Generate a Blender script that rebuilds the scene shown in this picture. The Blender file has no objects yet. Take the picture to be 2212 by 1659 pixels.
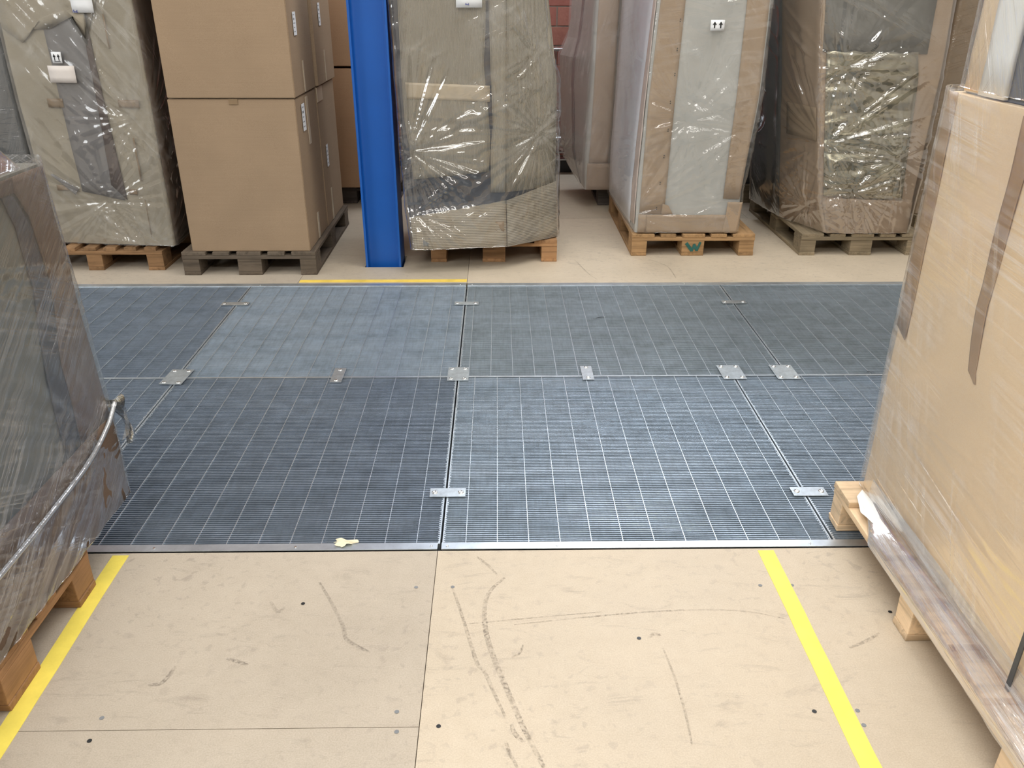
import bpy, bmesh, math, random
import numpy as np
from mathutils import Vector, Matrix
random.seed(7)
C = bpy.context.scene.collection
S = bpy.context.scene

# ------------------------------------------------------------ camera, world, lights, exposure
def look_camera():
    H, f = 1.589, 1789.0
    th, ya, ro = 0.4478449, 0.01730877, 0.00260896
    fw = Vector((math.sin(ya)*math.cos(th), math.cos(ya)*math.cos(th), -math.sin(th)))
    r0 = fw.cross(Vector((0, 0, 1))).normalized(); u0 = r0.cross(fw)
    r = r0*math.cos(ro)+u0*math.sin(ro); u = -r0*math.sin(ro)+u0*math.cos(ro)
    cd = bpy.data.cameras.new('camera'); cam = bpy.data.objects.new('camera', cd); C.objects.link(cam)
    cd.sensor_fit = 'HORIZONTAL'; cd.sensor_width = 36; cd.lens = 36*f/2212; cd.clip_start = 0.05
    m = Matrix((r, u, -fw)).transposed().to_4x4(); m.translation = (0, 0, H)
    cam.matrix_world = m; S.camera = cam
look_camera()

w = bpy.data.worlds.new('world'); S.world = w; w.use_nodes = True
w.node_tree.nodes['Background'].inputs[0].default_value = (.75, .85, 1, 1)
w.node_tree.nodes['Background'].inputs[1].default_value = 0.08
S.view_settings.view_transform = 'Standard'; S.view_settings.look = 'None'
S.view_settings.gamma = 1; S.view_settings.use_curve_mapping = False
S.view_settings.exposure = 0.0

def area(name, loc, target, sx, sy, power, col):
    ld = bpy.data.lights.new(name, 'AREA'); ld.shape = 'RECTANGLE'; ld.size = sx; ld.size_y = sy
    ld.energy = power; ld.color = col
    o = bpy.data.objects.new(name, ld); C.objects.link(o); o.location = loc
    d = Vector(target)-Vector(loc)
    o.rotation_euler = d.to_track_quat('-Z', 'Y').to_euler()
    return o
COOL = (.86, .93, 1.0); NEUT = (1.0, .98, .94)
area('roof_light', (-.6, 0.9, 5.3), (1.0, 1.4, 0), 1.6, 4.4, 195, (1.0, .98, .95))
area('roof_light', (1.5, 2.0, 5.3), (1.3, 2.0, 0), 1.0, 6.0, 90, NEUT)
area('roof_light', (1.8, 4.0, 5.3), (1.8, 4.0, 0), 3.0, 1.2, 110, NEUT)
area('roof_light', (0.9, -3.0, 5.3), (0.9, 2.5, 0), 6.0, 1.4, 300, (1.0, .97, .92))
area('clerestory_light', (1.4, 7.75, 4.3), (1.0, 3.0, 0), 3.4, 1.1, 165, (.80, .89, 1.0))
area('side_window_light', (-6.8, 0.0, 3.2), (1.2, 1.6, .8), 5.0, 2.2, 290, (.95, .98, 1.0))
area('side_window_light', (-6.8, 5.0, 4.2), (1.2, 5.6, .8), 4.0, 1.6, 95, (.86, .92, 1.0))

# ------------------------------------------------------------ helpers
def link(o, parent=None):
    C.objects.link(o)
    if parent is not None: o.parent = parent
    return o
def tag(o, label=None, cat=None, group=None, kind=None):
    if label: o['label'] = label
    if cat: o['category'] = cat
    if group: o['group'] = group
    if kind: o['kind'] = kind
    return o
def empty(name, loc=(0, 0, 0), label=None, cat=None, group=None):
    o = bpy.data.objects.new(name, None); o.empty_display_size = .1; C.objects.link(o); o.location = loc
    return tag(o, label, cat, group)
def obj(name, bm, mat, parent=None, smooth=False):
    me = bpy.data.meshes.new(name)
    if smooth:
        for f in bm.faces: f.smooth = True
    bm.to_mesh(me); bm.free(); me.materials.append(mat)
    o = bpy.data.objects.new(name, me); link(o, parent)
    if parent is not None and parent.type == 'EMPTY' and parent.parent is None:
        o.matrix_parent_inverse = Matrix.Translation(-parent.location)
    return o
def box(bm, a, b, bev=0.0, jit=0.0):
    (x0, y0, z0), (x1, y1, z1) = a, b
    vs = [bm.verts.new((x+random.uniform(-jit, jit), y+random.uniform(-jit, jit), z)) for z in (z0, z1) for x, y in ((x0, y0), (x1, y0), (x1, y1), (x0, y1))]
    fs = [bm.faces.new([vs[i] for i in f]) for f in ((3, 2, 1, 0), (4, 5, 6, 7), (0, 1, 5, 4), (1, 2, 6, 5), (2, 3, 7, 6), (3, 0, 4, 7))]
    if bev:
        es = list({e for f in fs for e in f.edges})
        bmesh.ops.bevel(bm, geom=es, offset=bev, segments=2, affect='EDGES', profile=.6)
def mbox(name, a, b, mat, parent=None, bev=0.0, jit=0.0):
    bm = bmesh.new(); box(bm, a, b, bev, jit); return obj(name, bm, mat, parent)
def tube(bm, p0, p1, r, n=12, caps=True):
    p0, p1 = Vector(p0), Vector(p1); d = (p1-p0).normalized()
    a = d.orthogonal().normalized(); b = d.cross(a)
    R = [[bm.verts.new(p+a*r*math.cos(2*math.pi*i/n)+b*r*math.sin(2*math.pi*i/n)) for i in range(n)] for p in (p0, p1)]
    for i in range(n): f = bm.faces.new((R[0][i], R[0][(i+1) % n], R[1][(i+1) % n], R[1][i])); f.smooth = True
    if caps: bm.faces.new(R[0][::-1]); bm.faces.new(R[1])
def poly_mesh(bm, pts, thick=0.0, nrm=(0, 0, 1)):
    n = Vector(nrm).normalized()
    top = [bm.verts.new(Vector(p)+n*thick) for p in pts]
    f = bm.faces.new(top)
    if thick:
        bot = [bm.verts.new(Vector(p)) for p in pts]
        k = len(pts)
        for i in range(k): bm.faces.new((top[i], bot[i], bot[(i+1) % k], top[(i+1) % k]))
    return f

# ------------------------------------------------------------ materials
def N(nt, t, **kw):
    n = nt.nodes.new(t)
    for k, v in kw.items():
        if hasattr(n, k) and not k.startswith('i_'): setattr(n, k, v)
    return n
def newmat(name):
    m = bpy.data.materials.new(name); m.use_nodes = True; nt = m.node_tree
    for n in list(nt.nodes): nt.nodes.remove(n)
    out = N(nt, 'ShaderNodeOutputMaterial')
    return m, nt, out
def coords(nt, scale=(1, 1, 1), rot=(0, 0, 0), kind='Object'):
    tc = N(nt, 'ShaderNodeTexCoord'); mp = N(nt, 'ShaderNodeMapping')
    nt.links.new(tc.outputs[kind], mp.inputs[0]); mp.inputs['Scale'].default_value = scale; mp.inputs['Rotation'].default_value = rot
    return mp.outputs[0]
def noise(nt, vec, scale, detail=4, rough=.55, dist=0.0):
    n = N(nt, 'ShaderNodeTexNoise'); n.inputs['Scale'].default_value = scale; n.inputs['Detail'].default_value = detail
    n.inputs['Roughness'].default_value = rough; n.inputs['Distortion'].default_value = dist
    nt.links.new(vec, n.inputs['Vector']); return n.outputs[0]
def ramp(nt, fac, stops):
    r = N(nt, 'ShaderNodeValToRGB'); nt.links.new(fac, r.inputs[0]); e = r.color_ramp.elements
    while len(e) < len(stops): e.new(.5)
    for i, (p, c) in enumerate(stops):
        e[i].position = p; e[i].color = (c[0], c[1], c[2], 1) if hasattr(c, '__len__') else (c, c, c, 1)
    return r.outputs[0]
def mixc(nt, fac, a, b, mode='MIX'):
    m = N(nt, 'ShaderNodeMix'); m.data_type = 'RGBA'; m.blend_type = mode
    for s, v in ((0, fac), (6, a), (7, b)):
        if hasattr(v, 'is_linked') or hasattr(v, 'links'): nt.links.new(v, m.inputs[s])
        elif s == 0: m.inputs[s].default_value = v
        else: m.inputs[s].default_value = (v[0], v[1], v[2], 1)
    return m.outputs[2]
def math_(nt, op, a, b=None, c=None):
    m = N(nt, 'ShaderNodeMath'); m.operation = op
    for i, v in enumerate((a, b, c)):
        if v is None: continue
        if hasattr(v, 'links'): nt.links.new(v, m.inputs[i])
        else: m.inputs[i].default_value = v
    return m.outputs[0]
def bump(nt, h, strength=.3, dist=.01):
    b = N(nt, 'ShaderNodeBump'); b.inputs['Strength'].default_value = strength; b.inputs['Distance'].default_value = dist
    nt.links.new(h, b.inputs['Height']); return b.outputs[0]
def princ(nt, out, col, rough=.6, metal=0.0, nrm=None, spec=.5):
    p = N(nt, 'ShaderNodeBsdfPrincipled')
    if hasattr(col, 'links'): nt.links.new(col, p.inputs['Base Color'])
    else: p.inputs['Base Color'].default_value = (*col, 1)
    if hasattr(rough, 'links'): nt.links.new(rough, p.inputs['Roughness'])
    else: p.inputs['Roughness'].default_value = rough
    p.inputs['Metallic'].default_value = metal; p.inputs['Specular IOR Level'].default_value = spec
    if nrm: nt.links.new(nrm, p.inputs['Normal'])
    if out: nt.links.new(p.outputs[0], out.inputs[0])
    return p
def plain(name, col, rough=.6, metal=0.0, var=.12, scale=9, spec=.5, bmp=.1):
    m, nt, out = newmat(name)
    v = coords(nt); n = noise(nt, v, scale, 5)
    c = ramp(nt, n, [(.3, [x*(1-var) for x in col]), (.7, [min(1, x*(1+var)) for x in col])])
    princ(nt, out, c, rough, metal, bump(nt, noise(nt, v, scale*12, 3), bmp, .004), spec)
    return m
def card(name, col, ribs=None, var=.07, ribdark=.16):
    """cardboard: fibre mottling, faint flute lines; ribs = (axis, per metre) for single-faced corrugated paper"""
    m, nt, out = newmat(name)
    v = coords(nt)
    big = noise(nt, v, 3.5, 5); fl = noise(nt, coords(nt, (3, 3, 260)), 1.0, 2); vv = 1; sp = noise(nt, v, 420, 2)
    c = ramp(nt, big, [(.25, [x*(1-var) for x in col]), (.75, [min(1, x*(1+var)) for x in col])])
    c = mixc(nt, .04, c, ramp(nt, fl, [(.35, (.2, .2, .2)), (.65, (.9, .9, .9))]), 'SOFT_LIGHT')
    c = mixc(nt, .25, c, ramp(nt, sp, [(.35, (.25, .25, .25)), (.7, (.8, .8, .8))]), 'SOFT_LIGHT')
    nr = bump(nt, fl, .12, .002)
    if ribs:
        ax, per = ribs
        sc = [0, 0, 0]; sc[ax] = per*2*math.pi
        sep = N(nt, 'ShaderNodeSeparateXYZ'); nt.links.new(coords(nt, (1, 1, 1)), sep.inputs[0])
        wob = math_(nt, 'MULTIPLY', noise(nt, v, 2.0, 2), .004)
        a = math_(nt, 'ADD', sep.outputs[ax], wob)
        s = math_(nt, 'SINE', math_(nt, 'MULTIPLY', a, per*2*math.pi))
        nr = bump(nt, s, .9, .0022)
        c = mixc(nt, math_(nt, 'MULTIPLY_ADD', s, -ribdark, ribdark), c, [x*.45 for x in col])
    princ(nt, out, c, .82, 0, nr, .3)
    return m
def wood(name, col, axis, dark=.55):
    m, nt, out = newmat(name)
    sc = [26, 26, 26]; sc[axis] = 1.6
    oi = N(nt, 'ShaderNodeObjectInfo')
    v0 = N(nt, 'ShaderNodeVectorMath'); v0.operation = 'ADD'
    nt.links.new(coords(nt, sc), v0.inputs[0])
    cmb = N(nt, 'ShaderNodeCombineXYZ'); r = math_(nt, 'MULTIPLY', oi.outputs['Random'], 40)
    for i in range(3): nt.links.new(r, cmb.inputs[i])
    nt.links.new(cmb.outputs[0], v0.inputs[1])
    g = noise(nt, v0.outputs[0], 1.6, 6, .6, .6); b = noise(nt, coords(nt), 7, 4)
    c = ramp(nt, g, [(.28, [x*dark for x in col]), (.5, col), (.75, [min(1, x*1.2) for x in col])])
    c = mixc(nt, ramp(nt, b, [(.45, 0), (.75, .5)]), c, [x*.5 for x in col])
    val = N(nt, 'ShaderNodeHueSaturation'); nt.links.new(c, val.inputs['Color'])
    nt.links.new(math_(nt, 'MULTIPLY_ADD', oi.outputs['Random'], .4, .8), val.inputs['Value'])
    princ(nt, out, val.outputs[0], .8, 0, bump(nt, g, .5, .004), .3)
    return m
def film(name, haze=.10, rough=.12, tint=(.985, .985, .975), rot=.3, streak=(1.5, 30), bumpy=.5, hazecol=(.9, .9, .88), gloss=2.6, fine=1.0, milk=.25, gmax=.45):
    """clear polyethylene: transparent body, glossy skin from Fresnel, milky streaks"""
    m, nt, out = newmat(name)
    uv = coords(nt, (1, 1, 1), (0, 0, 0), 'UV')
    def strk(angle, sx, sy, scale=1.0, detail=4, dist=.4):
        mp = N(nt, 'ShaderNodeMapping'); nt.links.new(uv, mp.inputs[0]); mp.vector_type = 'TEXTURE'
        mp.inputs['Rotation'].default_value = (0, 0, angle); mp.inputs['Scale'].default_value = (1/sx, 1/sy, 1)
        return noise(nt, mp.outputs[0], scale, detail, .6, dist)
    a = strk(rot, *streak); b = strk(rot-1.1, streak[0]*1.5, streak[1]*.55); big = strk(0, 2.2, 2.2, 1.0, 3)
    rid = math_(nt, 'SUBTRACT', 1.0, math_(nt, 'MULTIPLY', math_(nt, 'ABSOLUTE', math_(nt, 'SUBTRACT', a, .5)), 16.0))
    rid = math_(nt, 'MAXIMUM', rid, 0)
    rid2 = math_(nt, 'MAXIMUM', math_(nt, 'SUBTRACT', 1.0, math_(nt, 'MULTIPLY', math_(nt, 'ABSOLUTE', math_(nt, 'SUBTRACT', b, .5)), 20.0)), 0)
    msk = ramp(nt, big, [(.42, 0), (.62, 1)])
    h = math_(nt, 'ADD', math_(nt, 'MULTIPLY', math_(nt, 'ADD', math_(nt, 'MULTIPLY', rid, .35), math_(nt, 'MULTIPLY', rid2, .25)), msk), math_(nt, 'MULTIPLY', a, .7))
    nr = bump(nt, h, bumpy, .006*fine)
    fr = N(nt, 'ShaderNodeFresnel'); fr.inputs[0].default_value = 1.5; nt.links.new(nr, fr.inputs['Normal'])
    fac = math_(nt, 'MINIMUM', math_(nt, 'MULTIPLY', fr.outputs[0], gloss), gmax)
    tr = N(nt, 'ShaderNodeBsdfTransparent'); tr.inputs[0].default_value = (*tint, 1)
    gl = N(nt, 'ShaderNodeBsdfGlossy'); gl.inputs['Roughness'].default_value = rough; gl.inputs[0].default_value = (1, 1, 1, 1); nt.links.new(nr, gl.inputs['Normal'])
    df = N(nt, 'ShaderNodeBsdfDiffuse'); df.inputs[0].default_value = (*hazecol, 1)
    m1 = N(nt, 'ShaderNodeMixShader'); nt.links.new(tr.outputs[0], m1.inputs[1]); nt.links.new(df.outputs[0], m1.inputs[2])
    hz = math_(nt, 'ADD', haze, math_(nt, 'MULTIPLY', math_(nt, 'ADD', math_(nt, 'MULTIPLY', rid, .5), math_(nt, 'MULTIPLY', rid2, .35)), math_(nt, 'MULTIPLY', ramp(nt, big, [(.4, .0), (.7, 1)]), milk)))
    nt.links.new(hz, m1.inputs[0])
    m2 = N(nt, 'ShaderNodeMixShader'); nt.links.new(fac, m2.inputs[0]); nt.links.new(m1.outputs[0], m2.inputs[1]); nt.links.new(gl.outputs[0], m2.inputs[2])
    nt.links.new(m2.outputs[0], out.inputs[0])
    return m

def mat_floor(name='chipboard', base=(.58, .495, .38), spots=.34):
    m, nt, out = newmat(name)
    v = coords(nt)
    n1 = noise(nt, v, 1.3, 6, .6); n2 = noise(nt, v, 22, 5, .7); n3 = noise(nt, v, 260, 2, .6); n4 = noise(nt, coords(nt, (1, 3.2, 1), (0, 0, .5)), 5, 6, .75, 1.2)
    c = ramp(nt, n1, [(.3, [x*.9 for x in base]), (.7, [x*1.06 for x in base])])
    c = mixc(nt, .35, c, ramp(nt, n2, [(.3, (.38, .38, .38)), (.65, (.55, .55, .55))]), 'SOFT_LIGHT')
    c = mixc(nt, .30, c, ramp(nt, n3, [(.3, (.25, .25, .25)), (.72, (.85, .85, .85))]), 'SOFT_LIGHT')
    c = mixc(nt, ramp(nt, n4, [(.56, 0), (.74, .42)]), c, (.23, .19, .16))
    sp = noise(nt, v, 34, 3, .5, .4); sp2 = noise(nt, v, 1.1, 2)
    c = mixc(nt, math_(nt, 'MULTIPLY', ramp(nt, sp, [(.58, 0), (.68, spots)]), ramp(nt, sp2, [(.38, .15), (.6, 1)])), c, (.30, .25, .21))
    princ(nt, out, c, ramp(nt, n1, [(.3, .42), (.7, .6)]), 0, bump(nt, n2, .06, .003), .35)
    return m
def mat_galv(name, col, rough, metal=.75, dust=.0, scale=14):
    m, nt, out = newmat(name)
    v = coords(nt)
    n1 = noise(nt, v, scale, 6, .7); n2 = noise(nt, coords(nt, (.6, 2.5, 1)), 2.4, 6, .7, .4); n3 = noise(nt, coords(nt, (14, 1, 1)), 7, 4, .7)
    c = ramp(nt, n1, [(.3, [x*.78 for x in col]), (.7, [min(1, x*1.15) for x in col])])
    if dust:
        c = mixc(nt, ramp(nt, n2, [(.42, 0), (.72, dust)]), c, (.62, .70, .78))
        c = mixc(nt, ramp(nt, n3, [(.45, 0), (.8, .3)]), c, (.16, .18, .2))
    princ(nt, out, c, rough, metal, bump(nt, n1, .15, .002), .5)
    return m
def mat_brick():
    m, nt, out = newmat('brick_clay')
    oi = N(nt, 'ShaderNodeObjectInfo'); v = coords(nt)
    c = ramp(nt, oi.outputs['Random'], [(0, (.30, .115, .095)), (.5, (.34, .135, .11)), (1, (.37, .165, .13))])
    n = noise(nt, v, 14, 5, .7); c = mixc(nt, .5, c, ramp(nt, n, [(.3, (.3, .3, .3)), (.7, (.62, .62, .62))]), 'SOFT_LIGHT')
    princ(nt, out, c, .85, 0, bump(nt, noise(nt, v, 60, 4), .4, .004), .3)
    return m
def mat_wallbrick():
    m, nt, out = newmat('brick_wall_far')
    tc = coords(nt, (1, 1, 1), (math.pi/2, 0, 0)); b = N(nt, 'ShaderNodeTexBrick'); nt.links.new(tc, b.inputs[0])
    b.inputs['Color1'].default_value = (.36, .12, .085, 1); b.inputs['Color2'].default_value = (.42, .15, .1, 1); b.inputs['Mortar'].default_value = (.33, .29, .26, 1)
    b.inputs['Scale'].default_value = 1; b.inputs['Brick Width'].default_value = .28; b.inputs['Row Height'].default_value = .16; b.inputs['Mortar Size'].default_value = .008
    princ(nt, out, b.outputs[0], .85)
    return m

M = {}
M['floor'] = mat_floor()
M['floor_dark_spotted'] = mat_floor('chipboard_dark_spotted', (.49, .425, .34), .5)  # left boards: darker, greyer base with stronger dirt spots
M['floor_shaded'] = mat_floor('chipboard_shaded', (.50, .43, .33), .3)  # back boards: shadow around the loads put into the base colour
M['galv'] = mat_galv('galvanised_grating', (.47, .56, .65), .42, .55, .75)
M['galv_clean_dim'] = mat_galv('galvanised_grating_clean_dim', (.36, .43, .52), .40, .6, .25)  # clean left panels; reflections of dark things put into the darker colour
M['galv_dark'] = mat_galv('galvanised_grating_worn', (.46, .53, .58), .45, .6, .55)
M['galv_plate'] = mat_galv('galvanised_plate', (.60, .66, .70), .34, .8, 0, 30)
M['galv_edge'] = mat_galv('galvanised_angle', (.62, .68, .73), .36, .8, 0, 8)
M['screw'] = plain('screw_steel', (.75, .76, .74), .22, .95, .1, 60)
M['blue'] = plain('blue_paint', (.006, .095, .40), .42, 0, .05, 3, .5, .03)
M['yellow'] = plain('yellow_tape', (.92, .76, .13), .55, 0, .09, 14)
M['yellow_worn'] = plain('yellow_tape_worn', (.80, .58, .10), .6, 0, .2, 9)
M['void'] = plain('dark_void', (.012, .013, .015), .9)
M['mortar'] = plain('mortar', (.30, .26, .23), .9, 0, .15, 30)
M['brick'] = mat_brick(); M['wallbrick'] = mat_wallbrick()
M['plaster'] = plain('painted_wall', (.62, .60, .56), .8)
M['ceil'] = plain('ceiling_sheet', (.55, .55, .54), .8)
M['box'] = card('brown_carton', (.33, .235, .15))
M['box2'] = card('brown_carton_rear', (.43, .27, .16))
M['card_b'] = card('beige_grey_carton', (.37, .325, .25))
M['card_e_v'] = card('corrugated_paper_vertical', (.41, .365, .29), (0, 125), .06, .05)
M['card_e_h'] = card('corrugated_paper_horizontal', (.47, .41, .32), (2, 105), .06, .2)
M['card_g'] = card('light_brown_board', (.36, .265, .18))
M['card_h'] = card('reddish_board', (.42, .31, .225))
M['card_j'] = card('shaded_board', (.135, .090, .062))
M['card_k'] = card('bright_board', (.84, .66, .44), var=.05)
M['foam'] = plain('white_foam', (.44, .435, .41), .7, 0, .07, 5)
M['foam_b'] = plain('daylit_foam', (.80, .83, .90), .6, 0, .08, 3)  # cool daylight on the load's left side put into the foam colour
M['foam_d'] = plain('dark_foam', (.10, .107, .115), .6, 0, .1, 4)
M['charcoal'] = plain('charcoal_furniture', (.055, .055, .065), .45, 0, .15, 4)
M['greypanel'] = plain('grey_panel', (.19, .18, .18), .5, 0, .12, 4)
M['steel_panel'] = plain('steel_grey_panel', (.20, .20, .195), .35, .4, .1, 3)
M['greenish'] = plain('greenish_grey_panel', (.15, .15, .13), .5, 0, .12, 4)
def mat_golden_sheen():
    m, nt, out = newmat('crumpled_golden_sheen')
    v = coords(nt, (1, 1, 2.2), (0, .5, 0)); a = noise(nt, v, 1.9, 1, .45, 1.6); b = noise(nt, coords(nt, (.8, 1, 4.2), (0, -.3, 0)), 2.2, 1, .45, .8)
    h = math_(nt, 'ADD', math_(nt, 'MULTIPLY', a, 1.0), math_(nt, 'MULTIPLY', b, .6))
    princ(nt, out, (.46, .43, .34), .26, .75, bump(nt, h, .9, .07), .6); return m
M['golden_sheen'] = mat_golden_sheen()
M['black'] = plain('black_plastic', (.02, .022, .024), .4)
M['paper'] = plain('white_paper', (.80, .81, .82), .7, 0, .03, 8)
M['paper_pink'] = plain('blank_label_paper', (.74, .68, .63), .7, 0, .05, 12)
M['ink'] = plain('black_ink', (.015, .015, .015), .7)
M['ink_blue'] = plain('blue_ink', (.06, .07, .25), .7)
M['ink_grey'] = plain('grey_print', (.22, .23, .24), .7)
M['tape'] = plain('brown_tape', (.27, .185, .105), .35, 0, .1, 20)
M['tape_k'] = plain('brown_tape_bright', (.40, .26, .14), .35, 0, .08, 20)
M['tape_clear'] = plain('pale_tape', (.50, .42, .31), .3, 0, .08, 20)
M['strap'] = plain('black_strap', (.05, .055, .06), .35, 0, .2, 40)
M['green'] = plain('green_paint', (.028, .115, .10), .7, 0, .2, 30, .3, 0)
M['white_foam'] = plain('bright_white_foam', (.93, .93, .90), .5, 0, .02, 6)
M['pipe'] = plain('steel_pipe', (.55, .56, .58), .25, .9, .05, 10)
def mat_scuff():
    m, nt, out = newmat('rubber_scuff')
    n = noise(nt, coords(nt), 130, 4, .75); n2 = noise(nt, coords(nt), 9, 3, .6)
    df = N(nt, 'ShaderNodeBsdfDiffuse'); df.inputs[0].default_value = (.10, .085, .08, 1); tr = N(nt, 'ShaderNodeBsdfTransparent')
    mx = N(nt, 'ShaderNodeMixShader'); a = math_(nt, 'MULTIPLY', ramp(nt, n, [(.42, 0), (.66, .5)]), ramp(nt, n2, [(.3, .35), (.6, 1)]))
    nt.links.new(a, mx.inputs[0]); nt.links.new(tr.outputs[0], mx.inputs[1]); nt.links.new(df.outputs[0], mx.inputs[2]); nt.links.new(mx.outputs[0], out.inputs[0])
    return m
M['scuff'] = mat_scuff()
WOODS = {'old': (.125, .098, .072), 'orange': (.36, .20, .095), 'warm': (.36, .22, .105), 'grey': (.27, .215, .14), 'pale': (.80, .60, .39), 'brown': (.27, .155, .075), 'dark': (.10, .085, .075)}
for k, c in WOODS.items():
    for ax, s in ((0, 'x'), (1, 'y')): M['w_'+k+s] = wood('pallet_wood_'+k+s, c, ax)

# ------------------------------------------------------------ structure
def struct(o): o['kind'] = 'structure'; return o
struct(mbox('floor', (-7, -5, -.52), (7, 8.2, -.42), M['void']))
FL = bpy.data.objects['floor']
def board(x0, x1, y0, y1, hole=None, mat='floor'):
    g = .0010; bm = bmesh.new()
    x0 += g; x1 -= g; y0 += g; y1 -= g
    if hole:
        a, b, c, d = hole
        outer = [(x0, y0), (x1, y0), (x1, y1), (x0, y1)]; inner = [(a, c), (b, c), (b, d), (a, d)]
        for z, fl in ((0, False), (-.038, True)):
            O = [bm.verts.new((*p, z)) for p in outer]; I = [bm.verts.new((*p, z)) for p in inner]
            for i in range(4):
                q = (O[i], O[(i+1) % 4], I[(i+1) % 4], I[i]); bm.faces.new(q[::-1] if fl else q)
            if fl: Ob, Ib = O, I
            else: Ot, It = O, I
        for i in range(4):
            j = (i+1) % 4; bm.faces.new((Ob[i], Ob[j], Ot[j], Ot[i])); bm.faces.new((It[i], It[j], Ib[j], Ib[i]))
    else: box(bm, (x0, y0, -.038), (x1, y1, 0))
    return obj('floor_board', bm, M[mat], FL)
SX = -.194
board(-7, SX, 1.426, 2.108, None, 'floor_dark_spotted'); board(-7, SX, -.35, 1.426, None, 'floor_dark_spotted'); board(SX, 1.62, -.35, 2.108); board(1.62, 7, -.35, 2.108)
board(-7, 0, -5, -.35); board(0, 7, -5, -.35)
YB = 4.69
board(-7, -3.2, YB, 5.268, None, 'floor_dark_spotted'); board(-3.2, -1.19, YB, 5.268, None, 'floor_dark_spotted'); board(-1.19, -.187, YB, 5.268, (-.836, -.596, 5.004, 5.256), 'floor_shaded'); board(-.187, 3.0, YB, 6.203); board(3.0, 7, YB, 6.203)
board(-7, -2.4, 5.268, 6.8, None, 'floor_shaded'); board(-2.4, -.187, 5.268, 6.8, None, 'floor_shaded'); board(-.187, 1.9, 6.203, 7.96, None, 'floor_shaded'); board(1.9, 7, 6.203, 7.96); board(-7, -.187, 6.8, 7.96)
# pit sides under the grating
for y in (2.108, YB):
    mbox('trim_1' if y < 3 else 'trim_2', (-7, y-.04 if y < 3 else y, -.42), (7, y if y < 3 else y+.04, -.04), M['void'])['kind'] = 'structure'

# back wall of bricks
WY = 7.96
wb = struct(mbox('wall_back', (-7, WY+.012, -.42), (7, WY+.2, 5.4), M['wallbrick']))
bw, bh, j = .28, .16, .012
zrow = -.01
rows = []
r = 0
while zrow < 1.95:
    off = .525 if r % 2 == 0 else .665     # X of one vertical joint in that course
    x = off-bw*7
    while x < 2.6:
        if x > -1.6: rows.append((x, zrow))
        x += bw
    zrow += bh; r += 1
bk = None
for x, z in rows:
    if bk is None:
        bm = bmesh.new(); box(bm, (j/2, -.012, j/2), (bw-j/2, .02, bh-j/2), .0025); me = bpy.data.meshes.new('brick'); bm.to_mesh(me); bm.free(); me.materials.append(M['brick']); bk = me
    o = bpy.data.objects.new('brick', bk); link(o, wb); o.location = (x, WY+.004, z); o.rotation_euler.y = random.uniform(-.004, .004)
mbox('mortar_bed', (-1.7, WY+.002, -.02), (2.75, WY+.012, 1.98), M['mortar'], wb)
struct(mbox('baseboard_back', (-7, WY-.03, 0), (7, WY-.012, .115), M['black']))
mbox('trim_3', (-7, WY-.045, .115), (7, WY-.008, .125), M['pipe'])['kind'] = 'structure'
struct(mbox('wall_left', (-7.2, -5, -.4), (-7, 8.2, 5.4), M['plaster'])); struct(mbox('wall_right', (7, -5, -.4), (7.2, 8.2, 5.4), M['plaster']))
struct(mbox('wall_front', (-7, -5.2, -.4), (7, -5, 5.4), M['plaster'])); struct(mbox('ceiling', (-7.2, -5.2, 5.4), (7.2, 8.2, 5.5), M['ceil']))
for z, rad, lab in ((1.085, .016, 'thin bright steel pipe on the brick wall, highest of the four pipes'), (.562, .014, 'thin steel pipe on the brick wall, second from the top'), (.30, .052, 'thick shiny steel pipe low on the brick wall'), (.20, .012, 'thin steel pipe under the thick pipe on the brick wall')):
    bm = bmesh.new(); tube(bm, (-6.9, WY-.09, z), (6.9, WY-.09, z), rad, 20)
    p = tag(obj('steel_pipe', bm, M['pipe']), lab, 'pipe')
    for x in (-4.1, -1.3, .1, 1.7, 4.4):
        mbox('pipe_bracket', (x-.012, WY-.09, z-.012), (x+.012, WY-.009, z+.012), M['pipe'], p)

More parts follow.
